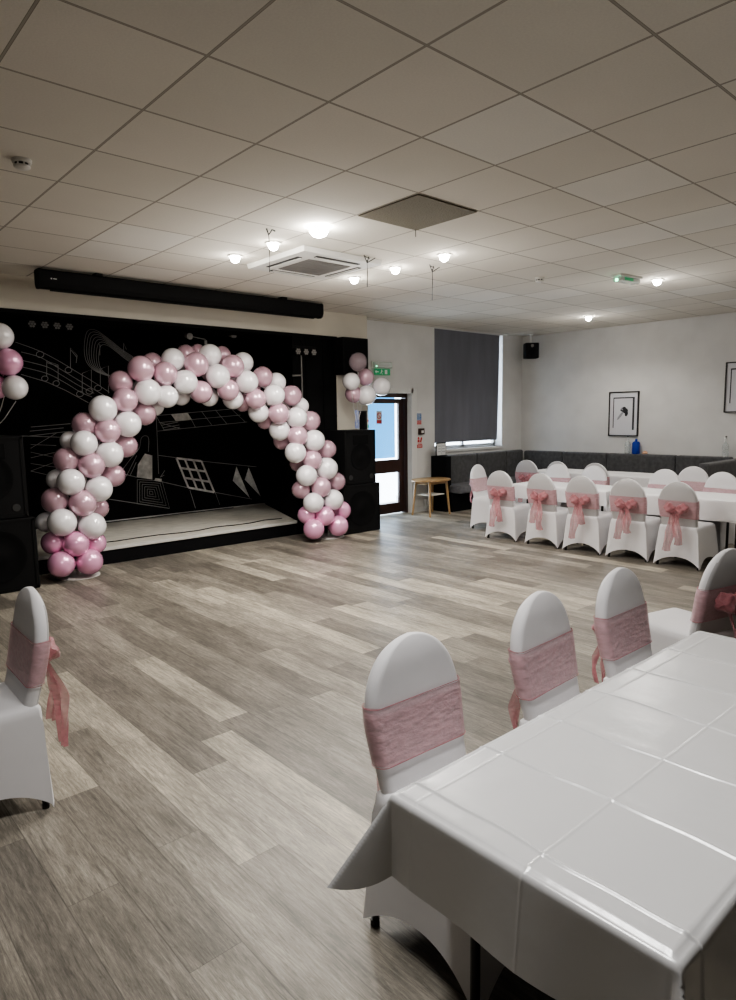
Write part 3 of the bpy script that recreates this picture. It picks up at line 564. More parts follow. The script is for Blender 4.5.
# hooks with hanging wires
def hook(x, y, L, label, kind):
    t = at_c('ceiling_hook', label, 'hook', x, y)
    if kind == 0: obj('clip', MB().tube([(-.02, 0, 0), (-.0, 0, -.05), (.035, 0, -.0), (.06, -.01, -.012)], .007), 'slot', t)
    else: obj('clip', MB().tube([(-.04, 0, 0), (0, 0, -.07), (.05, .03, 0)], .005).tube([(0, 0, -.07), (.09, -.02, -.015)], .004).tube([(-.03, 0, -.012), (.05, .02, -.02)], .004), 'slot', t)
    obj('hanging_wire', MB().tube([(0, 0, -.045), (.003, 0, -L * .5), (-.003, 0, -L)], .004, 6), 'slot', t)
hook(3.27, 4.87, .35, 'black ceiling hook and thin wire left of the air conditioner', 0)
hook(4.54, 5.06, .30, 'black wire hook hanging at the near edge of the air conditioner', 1)
hook(5.36, 4.95, .36, 'black wire hook hanging alone right of the air conditioner', 1)
# corner loudspeaker + cctv-like bracket
t = thing('corner_loudspeaker', 'small black loudspeaker mounted high in the back corner', 'loudspeaker', (11.42, 7.9, 3.0), -.75)
obj('cabinet', MB().box((0, 0, -.03), (.27, .22, .30), .02), 'plastic', t)
obj('driver', MB().cyl((0, -.111, -.07), (0, -.118, -.07), .075, n=24), 'grille', t)
obj('tweeter', MB().cyl((.0, -.111, .06), (0, -.118, .06), .03, n=18), 'greymesh', t)
obj('bracket', MB().cyl((0, .05, .10), (0, .05, .295), .018).box((0, .05, .29), (.09, .09, .02), .003), 'white', t)

# ------------------------------------------------------------------ PA speakers
def pa(name, x, y, z, w_, h_, d_, label, kind, rz=0):
    t = thing(name, label, 'loudspeaker', (x, y, z), rz)
    obj('cabinet', MB().box((0, 0, h_ / 2), (w_, d_, h_ - .004), .012), 'plastic', t)
    fy = -d_ / 2
    def disc(n, cx, cz, r, m='grille', dep=.008):
        mm = MB(); rings = []
        for rr_, yy in ((r, 0), (r, -dep), (r * .9, -dep), (r * .84, -dep * .3), (r * .35, -dep * .1), (r * .3, -dep * .9)):
            rings.append(mm.ring([(cx + rr_ * math.cos(2 * PI * k / 36), fy + yy, cz + rr_ * math.sin(2 * PI * k / 36)) for k in range(36)]))
        mm.loft(rings); mm.bm.faces.new(rings[-1]); mm.bm.faces.new(list(reversed(rings[0]))); return obj(n, mm, m, t, True)
    mm = MB()
    e = .025
    mm.box((0, fy - .003, h_ - e / 2 - .01), (w_ - .03, .008, e)).box((0, fy - .003, e / 2 + .01), (w_ - .03, .008, e))
    for s in (-1, 1): mm.box((s * (w_ / 2 - e / 2 - .015), fy - .003, h_ / 2), (e, .008, h_ - .03))
    obj('front_frame', mm, 'plastic', t)
    if kind == 'top':
        obj('horn', MB().box((0, fy - .003, h_ * .82), (w_ * .5, .01, h_ * .18), .004), 'grille', t)
        disc('woofer', 0, h_ * .5, w_ * .33)
        for s in (-1, 1): obj('port', MB().cyl((s * w_ * .34, fy + .004, h_ * .13), (s * w_ * .34, fy - .006, h_ * .13), .038, n=20), 'slot', t)
    else:
        disc('woofer', 0, h_ * .5, min(w_, h_) * .36)
        for s in (-1, 1): obj('handle', MB().box((s * (w_ / 2 + .003), 0, h_ * .65), (.006, .16, .09), .002), 'slot', t)
    return t
pa('bass_speaker', 6.52, 7.74, 0, .74, .735, .56, 'large black bass speaker box on floor beside the door end of stage', 'sub')
pa('pa_speaker', 6.53, 7.73, .735, .60, .80, .50, 'black loudspeaker standing on bass box at the right of the arch', 'top')
pa('bass_speaker', 1.60, 7.72, 0, .76, .755, .60, 'large black bass speaker box on floor left of the arch', 'sub')
pa('pa_speaker', 1.57, 7.72, .755, .72, .84, .56, 'black loudspeaker standing on bass box at far left edge', 'top')
t = thing('wall_loudspeaker', 'black square loudspeaker hung high on pier beside the stage', 'loudspeaker', (6.745, 7.92, 2.36))
obj('cabinet', MB().box((0, 0, .28), (.50, .24, .55), .01), 'plastic', t)
obj('front_grille', MB().box((0, -.122, .28), (.47, .006, .5), .002), 'grille', t)
obj('wall_bracket', MB().box((0, .122, .28), (.2, .012, .2), .002), 'slot', t)

# ------------------------------------------------------------------ balloons
def balloon_bm():
    mm = MB(); prof = [(.012, -1.20), (.05, -1.17), (.03, -1.10), (.02, -1.07)]
    N = 18
    for k in range(1, N):
        a = -PI / 2 + PI * k / N
        r = math.cos(a); z = math.sin(a)
        if z < 0: r *= (1 - .10 * (-z) ** 2); z *= 1.06
        prof.append((r, z))
    prof.append((.02, 1.0)); mm.lathe(prof, n=28); return mm
bmeshes = {}
for c, mk in (('w', 'bw'), ('p', 'bp'), ('q', 'bq'), ('b', 'bb'), ('t', 'bt')):
    o = obj('balloon', balloon_bm(), mk, None, True); bmeshes[c] = o.data; bpy.data.objects.remove(o)
BLAB = {'w': 'white balloon', 'p': 'pale pearl pink balloon', 'q': 'sheer pale pink balloon', 'b': 'bright pink balloon', 't': 'see-through pink balloon'}
def add_balloon(x, y, z, r, c, parent, centre, rnd):
    o = bpy.data.objects.new('balloon', bmeshes[c]); COL.objects.link(o)
    o.parent = parent; o.location = Vector((x, y, z)) - parent.location; o.scale = (r, r, r)
    d = (Vector((x, y, z)) - Vector(centre)); d = d.normalized() if d.length > 1e-4 else Vector((0, 0, 1))
    q = Vector((0, 0, 1)).rotation_difference(d)       # knot towards the centre line
    o.rotation_euler = q.to_euler(); o['label'] = BLAB[c]
    return o
arch = thing('balloon_arch', 'tall arch of white and pink balloons standing before the stage', 'balloon arch', (4.05, 7.6, 0))
def path(s):  # centre line of the arch
    a = PI * s; x = 4.2 - 1.75 * math.cos(a); return Vector((x, 7.62 - .12 * s, 0.1 + 2.22 * math.sin(a) ** .85))
cl = [path(i / 60) for i in range(61)]
for x, y, z, r, c in ARCH:
    p = Vector((x, y, z)); ctr = min(cl, key=lambda q: (q.x - x) ** 2 + (q.z - z) ** 2)
    if c == 'p' and y > 7.5 - .15 * max(0, min(1, (x - 3.9) / 2)) + .06: c = 'q'
    add_balloon(x, y, max(z, r + .01), r, c, arch, (ctr.x, 7.68, ctr.z), random)
# rear balloons of each cluster, on the stage side
for i in range(16):
    p = path((i + 1) / 17.5)
    add_balloon(p.x, 7.86 - .12 * (p.x - 2.2) / 4, max(p.z, .18), .12, 'w' if i % 2 else 'p', arch, p, random)
mm = MB(); off = arch.location
mm.tube([p - off + Vector((0, .06, 0)) for p in cl], .012, 8)
obj('arch_rod', mm, 'trim', arch)
for p in (cl[0], cl[-1]): obj('base_plate', MB().lathe([(.23, 0), (.23, .008), (.2, .014), (.02, .016), (.015, .1)], (p.x - off.x, p.y + .06 - off.y, .001), 32), 'white', arch, True)

def bunch(data, base, label, ribs):
    cx = sum(b[0] for b in data) / len(data); cz = min(b[2] for b in data) - .2
    t = thing('balloon_bunch', label, 'balloons', base)
    for x, y, z, r, c in data: add_balloon(x, y, z, r, c, t, (base[0], base[1], cz), random)
    for x, y, z, r, c in data[:ribs]:
        a = Vector((x, y, z - r * 1.1)) - Vector(base); a.z -= 0
        obj('string', MB().tube([a, Vector((a.x * .5, a.y * .5, a.z * .5)), Vector((0, 0, .05))], .004, 6), 'tape', t)
    return t
bl = bunch(BUNCH_LEFT, (1.72, 7.72, 1.596), 'bunch of white and bright pink balloons at the far left edge', 3)
obj('balloon_weight', MB().cyl((0, 0, 0), (0, 0, .06), .05, .03, 16), 'bp', bl)
br = bunch(BUNCH_RIGHT, (6.62, 7.66, 1.536), 'bunch of white, pink and see-through balloons beside the exit sign', 3)
mm = MB(); rr = random.Random(5)
for k in range(9):
    a = rr.uniform(0, 6.28); pts = []
    for j in range(7):
        pts.append((.025 * math.cos(a + j * .9) + .02 * (rr.random() - .5), .025 * math.sin(a + j * .9), .02 + j * .045 + rr.uniform(-.01, .01)))
    for j in range(6):
        p, q = Vector(pts[j]), Vector(pts[j + 1]); s = Vector((.014, .004, 0))
        mm.bm.faces.new([mm.bm.verts.new(v) for v in (p - s, p + s, q + s, q - s)])
M['foil'] = mat('iridescent_foil', (.6, .65, .85), .2, .6, emit=(.5, .6, .9), es=.1)  # faint emission stands in for the shine of the foil
obj('foil_streamers', mm, 'foil', br)
t = thing('storage_box', 'narrow black box standing on the speaker by the door', 'box', (6.745, 7.66, 1.536))
t = t; obj('body', MB().box((0, 0, .14), (.05, .12, .28), .004), 'plastic', t); obj('lid', MB().box((0, 0, .272), (.054, .124, .02), .003), 'slot', t)
t = thing('paperback_book', 'thin book with cream and green spine standing beside black box', 'book', (6.79, 7.66, 1.536))
obj('cover', MB().box((0, 0, .09), (.026, .12, .18), .002), M['carpet'], t)
obj('spine_band', MB().box((0, -.061, .05), (.022, .002, .05)), 'green', t)
obj('spine_band', MB().box((0, -.061, .13), (.022, .002, .03)), 'red', t)

# ------------------------------------------------------------------ chairs with covers
def spow(v, p): return math.copysign(abs(v) ** p, v)
def skirt():
    mm = MB(); NS = 24; rings = []
    def ringpts(hx0, hx1, hy, z, foot=0, pinch=0, hem=0, rad=.04):
        pts = []
        cs = [(hx1, -hy), (hx1, hy), (hx0, hy), (hx0, -hy)]
        for side in range(4):
            (ax, ay), (bx, by) = cs[side], cs[(side + 1) % 4]
            nx, ny = (by - ay), -(bx - ax); L = math.hypot(nx, ny); nx /= L; ny /= L
            for k in range(NS):
                u = k / NS; c = abs(2 * u - 1)
                t_ = u
                px = ax + (bx - ax) * t_; py = ay + (by - ay) * t_
                inw = pinch * (1 - c ** 1.6)
                if c > .9 and rad: inw += rad * ((c - .9) / .1) ** 2 * .35
                pts.append((px - nx * inw, py - ny * inw, z + hem * (1 - c ** 2.4)))
        return pts
    rings.append(mm.ring(ringpts(-.21, .16, .16, .482)))
    rings.append(mm.ring(ringpts(-.235, .195, .195, .478)))
    rings.append(mm.ring(ringpts(-.25, .215, .212, .462)))
    rings.append(mm.ring(ringpts(-.252, .222, .217, .43)))
    for k in range(1, 13):
        s = k / 12; e = s ** 1.1
        rings.append(mm.ring(ringpts(-.250 - .018 * e, .222 + .045 * e, .217 + .05 * e, .43 * (1 - s) + .008 * s, pinch=.035 * s, hem=.105 * s ** 1.5, rad=.04 * s)))
    mm.loft(rings); mm.bm.faces.new(rings[0]); return mm
def wback(z):
    if z < .70: return .198 + .022 * (z - .44) / .26
    s = min(1, (z - .70) / .268); return .22 * max(0, 1 - s ** 2.25) ** .5
def xback(z):
    s = (z - .44) / .5; return -.205 - .135 * s + .05 * s ** 2.5
def stadium(w_, th, z, xc, n=10):
    """outline round a backrest cross section, counter clockwise"""
    r = min(th / 2, w_ * .98); pts = []
    for s in (1, -1):
        for k in range(n + 1):
            a = -PI / 2 + PI * k / n
            pts.append((xc + s * -r * math.sin(a) * (th / 2 / r), s * (w_ - r + r * math.cos(a)), z))
    return pts
def backrest():
    mm = MB(); rings = []
    zs = [.44 + .26 * k / 6 for k in range(7)] + [.70 + .268 * math.sin(PI / 2 * k / 16) for k in range(1, 17)]
    for z in zs:
        w_ = max(wback(z), .004); th = .062 * (1 if z < .87 else max(.25, 1 - ((z - .87) / .098) ** 2 * .6))
        rings.append(mm.ring(stadium(w_, th, z, xback(z))))
    mm.loft(rings); mm.bm.faces.new(rings[0]); mm.bm.faces.new(rings[-1]); return mm
def sash_bm(seed=1):
    mm = MB(); rings = []; rr = random.Random(seed)
    ph = rr.uniform(0, 6)
    for j in range(15):
        z = .565 + .195 * j / 14; pts = stadium(wback(z) + .007, .076, z, xback(z))
        n = len(pts); rings.append(mm.ring([(x, y, zz + .006 * math.sin(i * .5 + ph) + .010 * math.sin(j * .9 + i * .25) * 0 - (.03 * (1 - abs(y) / .22) * (j / 14 - .5) if x < xback(z) else 0)) for i, (x, y, zz) in enumerate(pts)]))
    mm.loft(rings); return mm
def bow_loop(s):
    """a puffed loop of organza: crumpled flattened bag"""
    mm = MB(); rings = []; NN = 20
    for i in range(13):
        u = i / 12; y = s * (.005 + .125 * u); rad = .054 * math.sin(PI * min(.97, .10 + .80 * u)) ** .7
        ring = []
        for k in range(NN):
            a = 2 * PI * k / NN; c = 1 + .22 * math.sin(3 * a + 5 * u) + .12 * math.sin(5 * a - 9 * u + s)
            ring.append((-.055 + rad * .95 * c * math.cos(a), y, .665 + .012 * u + rad * c * math.sin(a)))
        rings.append(mm.ring(ring))
    mm.loft(rings); mm.bm.faces.new(rings[0]); mm.bm.faces.new(rings[-1]); return mm
def tail(s, L, wd, wob):
    mm = MB(); g = []; n = 9
    for j in range(25):
        v = j / 24; z = .65 - L * v; row = []
        cx = -.012 - .012 * math.sin(v * 3) - .006 ; cy = s * (.012 + .045 * v ** .7) + wob * math.sin(v * 7 + s) * .012
        w_ = wd * (.35 + .65 * min(1, v * 2.2)) * (1 - .15 * math.sin(v * 9))
        for i in range(n):
            u = i / (n - 1) - .5
            an = .75 * math.sin(2.2 * v + s * .9) * min(1, v * 3)
            row.append(mm.bm.verts.new((cx - .05 * min(1, v * 2) - u * w_ * math.sin(an) - .010 * math.sin(u * 16 + v * 5) * (.4 + v), cy + u * w_ * math.cos(an), z + .02 * abs(u) * v)))
        g.append(row)
    mm.loft(g, closed=False); return mm
def make_chair(label, group=None, var=0, bow=True, cover='cover'):
    t = thing('banquet_chair', label, 'chair', group=group)
    obj('seat_cover', skirt(), cover, t, True)
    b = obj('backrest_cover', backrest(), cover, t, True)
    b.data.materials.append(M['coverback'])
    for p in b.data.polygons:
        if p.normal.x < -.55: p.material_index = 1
    s = obj('sash', sash_bm(var), 'sash', t, True)
    mm = MB()
    for z in (.565, .76):
        pts = [Vector((x, y, zz)) for x, y, zz in stadium(wback(z) + .0085, .078, z, xback(z))]
        pts.append(pts[0]); f = [(p.x, p.y, p.z - (.03 * (1 - abs(p.y) / .22) * ((z - .565) / .195 - .5) if p.x < xback(z) else 0)) for p in pts]
        mm.tube(f, .0013, 5)
    obj('sash_hem', mm, 'edge', s)
    xb = -.268
    def sh(mb, x=xb, z=0): bmesh.ops.translate(mb.bm, vec=(x, 0, z), verts=mb.bm.verts); return mb
    bw = obj('bow', sh(MB().lathe([(.004, -.03), (.022, -.02), (.028, 0), (.02, .022), (.004, .03)], (-.05, 0, .665), 14)), 'bow', t, True)
    obj('bow_loop', sh(bow_loop(1)), 'bow', bw, True); obj('bow_loop', sh(bow_loop(-1)), 'bow', bw, True)
    L1, L2 = ((.46, .38), (.34, .42), (.47, .28), (.40, .32))[var % 4]
    obj('bow_tail', sh(tail(1, L1, .10, 1), xb - .03), 'bow', bw, True); obj('bow_tail', sh(tail(-1, L2, .095, -1 if var % 2 else 1), xb - .03), 'bow', bw, True)
    for sx in (-.20, .18):
        for sy in (-.18, .18):
            ex = sx + (-.03 if sx < 0 else .05); ey = sy + (.05 if sy > 0 else -.05)
            obj('leg', MB().cyl((sx, sy, .44), (ex, ey, .004), .012, n=10).cyl((ex, ey, .001), (ex, ey, .02), .016, n=10), 'darkmetal', t)
    return t
FG = 'chairs along the front of the far row of tables'
protos = [make_chair('', var=v) for v in range(4)]
placed = []
def put(v, x, y, rz, label, group=None):
    src = protos[v]
    if v not in placed:
        placed.append(v); src.location = (x, y, 0); src.rotation_euler = (0, 0, rz); src['label'] = label
        if group: src['group'] = group
        return src
    r = dup(src, (x, y, 0), rz, label)
    if group: r['group'] = group
    elif 'group' in r.keys(): del r['group']
    return r
D = math.radians
# near table, window side of the photo
NG = 'chairs beside the near table'
put(0, 1.62, 1.33, D(-90 - 2), 'white-covered chair with pink sash nearest the camera, pushed under near table', NG)
put(1, 2.44, 1.33, D(-90 + 2), 'white-covered chair with pink sash, middle of three along near table', NG)
put(2, 3.09, 1.31, D(-90), 'white-covered chair with pink sash, furthest of three along near table', NG)
put(3, 4.03, 1.68, D(90 - 14), 'white-covered chair seen from behind beyond end of near table, red bow', NG)
put(0, .55, 3.33, D(180 - 1), 'white-covered chair at the left edge, side on, long pink bow tail hanging')
# far tables
for i, (y, lab) in enumerate([(5.61, 'first from the door end'), (4.94, 'second from the door end'), (4.37, 'third from the door end'), (3.78, 'fourth from the door end'), (3.18, 'last, nearest the camera')]):
    put(i % 4, 7.70, y, D((1, -2, 1, 2, -1)[i]), 'white-covered chair with pink bow at far front table row, ' + lab, FG)
OG = 'chairs on the far side of the front tables'
for i, (y, lab) in enumerate([(5.66, 'seen between second and third bow chairs'), (5.08, 'just behind the third bow chair'), (4.02, 'seen between the last two bow chairs'), (3.31, 'right of the last bow chair')]):
    put((i + 1) % 4, 8.66, y, D(180 + (3, -2, 1, -3)[i]), 'white-covered chair facing the camera across the front tables, ' + lab, OG)
put(2, 8.19, 6.30, D(-90 + 8), 'white-covered chair at the door end of the front table, bow to the left')
BG = 'chairs at the bench-side table'
for i, (y, lab) in enumerate([(6.60, 'left one by the bench corner'), (5.98, 'middle one'), (5.34, 'right one')]):
    put((i + 3) % 4, 9.72, y, D((4, -2, 3)[i]), 'white-covered chair backed to camera at the bench-side table, ' + lab, BG)
put(0, 9.33, 3.90, D(180 + 6), 'white-covered chair standing behind the front row near the bench end')

# ------------------------------------------------------------------ tables and cloths
def table(x0, x1, y0, y1, z, label, group=None):
    cx, cy = (x0 + x1) / 2, (y0 + y1) / 2
    t = thing('folding_table', label, 'table', (cx, cy, 0), 0, group)
    hx, hy = (x1 - x0) / 2 - .012, (y1 - y0) / 2 - .012
    obj('tabletop', MB().box((0, 0, z - .022), (2 * hx, 2 * hy, .03), .006), 'wood', t)
    obj('apron', MB().box((0, 0, z - .06), (2 * hx - .16, 2 * hy - .16, .045), .004), 'darkmetal', t)
    for sx in (-1, 1):
        for sy in (-1, 1): obj('leg', MB().cyl((sx * (hx - .16), sy * (hy - .12), z - .04), (sx * (hx - .16), sy * (hy - .12), .0), .014, n=12), 'darkmetal', t)
    return t
def cloth(x0, x1, y0, y1, z, drop, step, cx_creases, cy_creases, m, label, group=None, amp=.0028, flare=.3, seed=0, wav=.010, dy0=None):
    ox, oy = (x0 + x1) / 2, (y0 + y1) / 2
    hx, hy = (x1 - x0) / 2, (y1 - y0) / 2
    dy0 = dy0 or drop
    def axis(lo, hi, h, creases, o):
        c = {round(lo + (hi - lo) * i / int((hi - lo) / step), 4) for i in range(int((hi - lo) / step) + 1)} | {round(hi, 4)}
        for k in creases:
            k -= o; c = {a for a in c if abs(a - k) > .016} | {round(k + d, 4) for d in (-.014, -.010, -.007, -.0045, -.002, 0, .002, .0045, .007, .010, .014)}
        for e in (-h, h):
            c = {a for a in c if abs(a - e) > .028} | {round(e + (1 if e > 0 else -1) * d, 4) for d in (-.024, -.018, -.012, -.006, 0, .004, .008, .012, .016, .020, .024)}
        return sorted(c)
    US = axis(-hx - drop, hx + drop, hx, cx_creases, ox); VS = axis(-hy - dy0, hy + drop, hy, cy_creases, oy)
    nx = len(US) - 1; ny = len(VS) - 1
    R = .016
    verts = []; faces = []
    def h_cr(d, wdt): return math.exp(-(d / wdt) ** 2)
    for j in range(ny + 1):
        v = VS[j]
        for i in range(nx + 1):
            u = US[i]
            du = max(0, abs(u) - hx) * (1 if u > 0 else -1); dv = max(0, abs(v) - hy) * (1 if v > 0 else -1)
            s = math.hypot(du, dv)
            bx = max(-hx, min(hx, u)); by = max(-hy, min(hy, v))
            cr = 0; wx = 0
            for k, c in enumerate(cx_creases):
                wob = .005 * math.sin(v * 9 + k * 2.1) + .003 * math.sin(v * 23 + k); d_ = u + ox - c
                wx += wob * h_cr(d_, .05) * (1 if s == 0 else 0)
                cr += max(0, 1 - abs(d_) / .0072) ** .9 + .35 * h_cr(d_ - .02, .03)
            for k, c in enumerate(cy_creases):
                cr += .28 * max(0, 1 - abs(v + oy - c) / .006)
            n1 = noise.noise(Vector((u * 3.1 + seed, v * 3.1, seed)))
            top = amp * cr + .0015 * n1
            if s == 0:
                X, Y, Z = bx + wx, by, z + top
                # soften the rim
                e = min(hx - abs(u), hy - abs(v))
                if e < R: Z -= (R - e) ** 2 / (2 * R) * .8
            else:
                nxn, nyn = du / s, dv / s
                corner = (abs(du) > 0 and abs(dv) > 0)
                cornerness = min(abs(du), abs(dv)) / max(abs(du), abs(dv)) if corner else 0
                if s < R * 1.5:
                    a = s / (R * 1.5) * PI / 2; out = R * math.sin(a); dn = R * (1 - math.cos(a)) + R * .35
                else: out = R; dn = R * 1.35 + (s - R * 1.5)
                along = (v if abs(du) > abs(dv) else u)
                g = max(0, s - R) / drop
                wave = wav * g * (math.sin(along * 8.5 + seed) + .6 * math.sin(along * 17 + 2 * seed) + .5 * math.sin(along * 4.1 + seed * 3)) * (1 - cornerness)
                fl_ = (.05 + flare * cornerness ** 1.5) * max(0, s - R)
                out2 = out + fl_ + wave + amp * cr * .8
                dn2 = dn - (dn - math.sqrt(max(1e-6, dn * dn - min(fl_, dn) ** 2))) if dn > fl_ else dn
                X = bx + nxn * out2; Y = by + nyn * out2; Z = z - dn2
                Z = max(Z, .03)
            verts.append((X, Y, Z))
    for j in range(ny):
        for i in range(nx):
            a = j * (nx + 1) + i; faces.append((a, a + 1, a + nx + 2, a + nx + 1))
    me = bpy.data.meshes.new('tablecloth'); me.from_pydata(verts, [], faces); me.update()
    me.materials.append(M[m])
    for p in me.polygons: p.use_smooth = True
    o = bpy.data.objects.new('tablecloth', me); COL.objects.link(o); o.location = (ox, oy, 0)
    tag(o, label, 'tablecloth', group); return o
table(1.15, 3.08, .46, 1.20, .742, 'long folding table in the near right corner under a shiny cloth')
cloth(1.15, 3.08, .46, 1.20, .745, .235, .008, [1.22 + .302 * k for k in range(7)], [.79, 1.13, .47], 'satin', 'shiny white satin cloth with square fold creases on near table', seed=1.3, flare=.5, amp=.0042)
TG = 'tables of the far front row'
table(7.90, 8.52, 4.31, 5.74, .742, 'far front-row table nearer the door under white cloth', TG)
table(7.90, 8.52, 2.76, 4.19, .742, 'far front-row table nearer the camera under white cloth', TG)
CG = 'white cloths on the far front row'
cloth(7.90, 8.52, 4.31, 5.74, .745, .20, .02, [8.2], [5.0], 'cotton', 'plain white cloth on far front table nearer the door', CG, seed=2.2, wav=.008, amp=.002)
cloth(7.89, 8.53, 2.74, 4.20, .748, .25, .02, [8.2], [3.5], 'cotton', 'plain white cloth on far front table with folded hanging corner', CG, seed=4.2, wav=.012, flare=.12, amp=.002, dy0=.62)
table(9.98, 10.66, 4.70, 6.85, .742, 'table beside the wall bench under a white cloth')
cloth(9.98, 10.66, 4.70, 6.85, .745, .2, .02, [10.3], [5.7], 'cotton', 'white cloth on the bench-side table in front of the wall', seed=6.2, wav=.008)

# ------------------------------------------------------------------ bench seating
t = thing('corner_bench', 'long charcoal upholstered corner bench along back and right walls', 'bench', (11.0, 7.6, 0))
B0 = (11.0, 7.6, 0)
def bb(n, a, m): return obj(n, lc(a, B0), m, t)
yb = YA - .02
bb('base', MB().b2(9.02, XB - .02, 7.86, yb, .0, .34, .004), 'black')
bb('base', MB().b2(11.12, XB - .02, 4.06, 7.86, .0, .34, .004), 'black')
for x0_, x1_ in ((9.04, 10.1), (10.11, 11.08)): bb('seat_cushion', MB().b2(x0_, x1_, 7.68, yb - .15, .34, .475, .025), 'benchseat')
for k in range(4): bb('seat_cushion', MB().b2(11.0, XB - .17, 7.66 - .9 * (k + 1) + .01, 7.66 - .9 * k, .34, .475, .025), 'benchseat')
bb('seat_cushion', MB().b2(11.09, XB - .17, 7.68, yb - .15, .34, .475, .025), 'benchseat')
for x0_, x1_ in ((9.10, 10.08), (10.09, 11.0), (11.01, 11.58)): bb('back_cushion', MB().b2(x0_, x1_, yb - .16, yb, .44, 1.0, .03), 'bench')
for y0_, y1_ in ((7.25, yb - .17), (6.32, 7.24), (5.05, 6.31), (4.16, 5.04)): bb('back_cushion', MB().b2(XB - .18, XB - .02, y0_, y1_, .44, .985, .03), 'bench')
bb('end_panel', MB().b2(8.96, 9.09, 7.95, yb, .0, 1.0, .006), 'black')
t = thing('bench_divider', 'charcoal upholstered bench arm projecting from right wall', 'bench', (10.9, 3.98, 0)); B0 = (10.9, 3.98, 0)
bb('back_cushion', MB().b2(10.05, XB - .2, 3.9, 4.05, .44, .98, .03), 'bench')
bb('base', MB().b2(10.05, XB - .02, 3.55, 4.03, .0, .34, .004), 'black')
bb('seat_cushion', MB().b2(10.05, XB - .2, 3.48, 3.895, .34, .475, .025), 'benchseat')
# ------------------------------------------------------------------ small wooden table (stool) by the door
t = thing('side_table', 'small pine side table with slanted legs and pale shelf beside door', 'side table', (8.56, 7.95, 0), D(3))
mm = MB(); mm.lathe([(.385, .60), (.40, .605), (.40, .622), (.388, .63)], n=40)
for v in mm.bm.verts: v.co.y *= .75
obj('tabletop', mm, 'wood', t, True)
obj('apron', MB().b2(-.2, .2, -.15, -.135, .545, .6).b2(-.2, .2, .135, .15, .545, .6).b2(-.215, -.2, -.15, .15, .545, .6).b2(.2, .215, -.15, .15, .545, .6), 'wood', t)
for sx in (-1, 1):
    for sy in (-1, 1): obj('leg', MB().cyl((sx * .225, sy * .155, .60), (sx * .27, sy * .20, 0), .024, .016, 12), 'wood', t)
obj('shelf', MB().box((0, 0, .36), (.40, .28, .016), .004), 'carpet', t)
t = thing('socket_box', 'small white box low on wall behind the side table', 'socket', (8.86, YA - .03, .14))
obj('box', MB().box((0, 0, 0), (.16, .05, .17), .006), 'white', t); obj('front_plate', MB().box((0, -.027, 0), (.12, .004, .12), .001), 'trim', t)
t = thing('menu_holder', 'small framed white notice standing on the end of the bench', 'notice', (9.05, 8.16, 1.0))
obj('frame', MB().box((0, 0, .12), (.27, .015, .24), .004).box((0, 0, .006), (.27, .06, .012), .003), 'plastic', t)
obj('paper', MB().box((0, -.009, .12), (.24, .004, .21)), 'signwhite', t)
mm = MB()
for k in range(3):
    for s in (-1, 1): mm.box((s * .055, -.0118, .18 - k * .05), (.07, .001, .012))
mm.box((0, -.0118, .12), (.004, .001, .18))
obj('printed_lines', mm, 'inkgrey', t)

# ------------------------------------------------------------------ pictures on the right wall
def picture(y, z, w_, h_, label, kind):
    t = thing('framed_picture', label, 'picture', (XB, y, z))
    x = -.02; f = .018
    mm = MB()
    mm.box((x, 0, h_ / 2 - f / 2), (.035, w_, f)).box((x, 0, -h_ / 2 + f / 2), (.035, w_, f)).box((x, w_ / 2 - f / 2, 0), (.035, f, h_ - 2 * f)).box((x, -w_ / 2 + f / 2, 0), (.035, f, h_ - 2 * f))
    obj('frame', mm, 'frame', t)
    obj('mount', MB().box((-.012, 0, 0), (.01, w_ - 2 * f, h_ - 2 * f)), 'print', t)
    pr = MB(); X = -.0185
    wi_, hi = w_ * .72, h_ * .72
    # three-sided dark border inside the mount
    pr.box((X, 0, hi / 2), (.002, wi_, .022)).box((X, wi_ / 2 - .008, .02), (.002, .016, hi - .03)).box((X, -wi_ / 2 + .018, .0), (.002, .036, hi))
    b = obj('printed_border', pr, 'ink', t)
    if kind:
        mm = MB()
        def blob(cy, cz, ry, rz, rot=0, k=12, x=X):
            mm.poly([(x, cy + ry * math.cos(a) * math.cos(rot) - rz * math.sin(a) * math.sin(rot), cz + ry * math.cos(a) * math.sin(rot) + rz * math.sin(a) * math.cos(rot)) for a in [2 * PI * i / k for i in range(k)]], -.001, 0)
        blob(-.01, .10, .035, .03); blob(-.035, .055, .05, .05, .4); blob(-.055, .0, .03, .045, .3); blob(.035, .06, .035, .014, .5)
        obj('print_shapes', mm, 'ink', t)
        mm = MB(); blob(.01, .075, .05, .045, .6, x=X + .0012); blob(.06, -.03, .022, .10, .65, x=X + .0012)
        obj('print_shading', mm, 'inkgrey', t)
    return t
picture(6.09, 1.705, .57, .81, 'black framed print with white mount above bottles on right wall', 1)
picture(4.08, 2.11, .55, .81, 'black framed print cut by the right edge of the photo', 0)

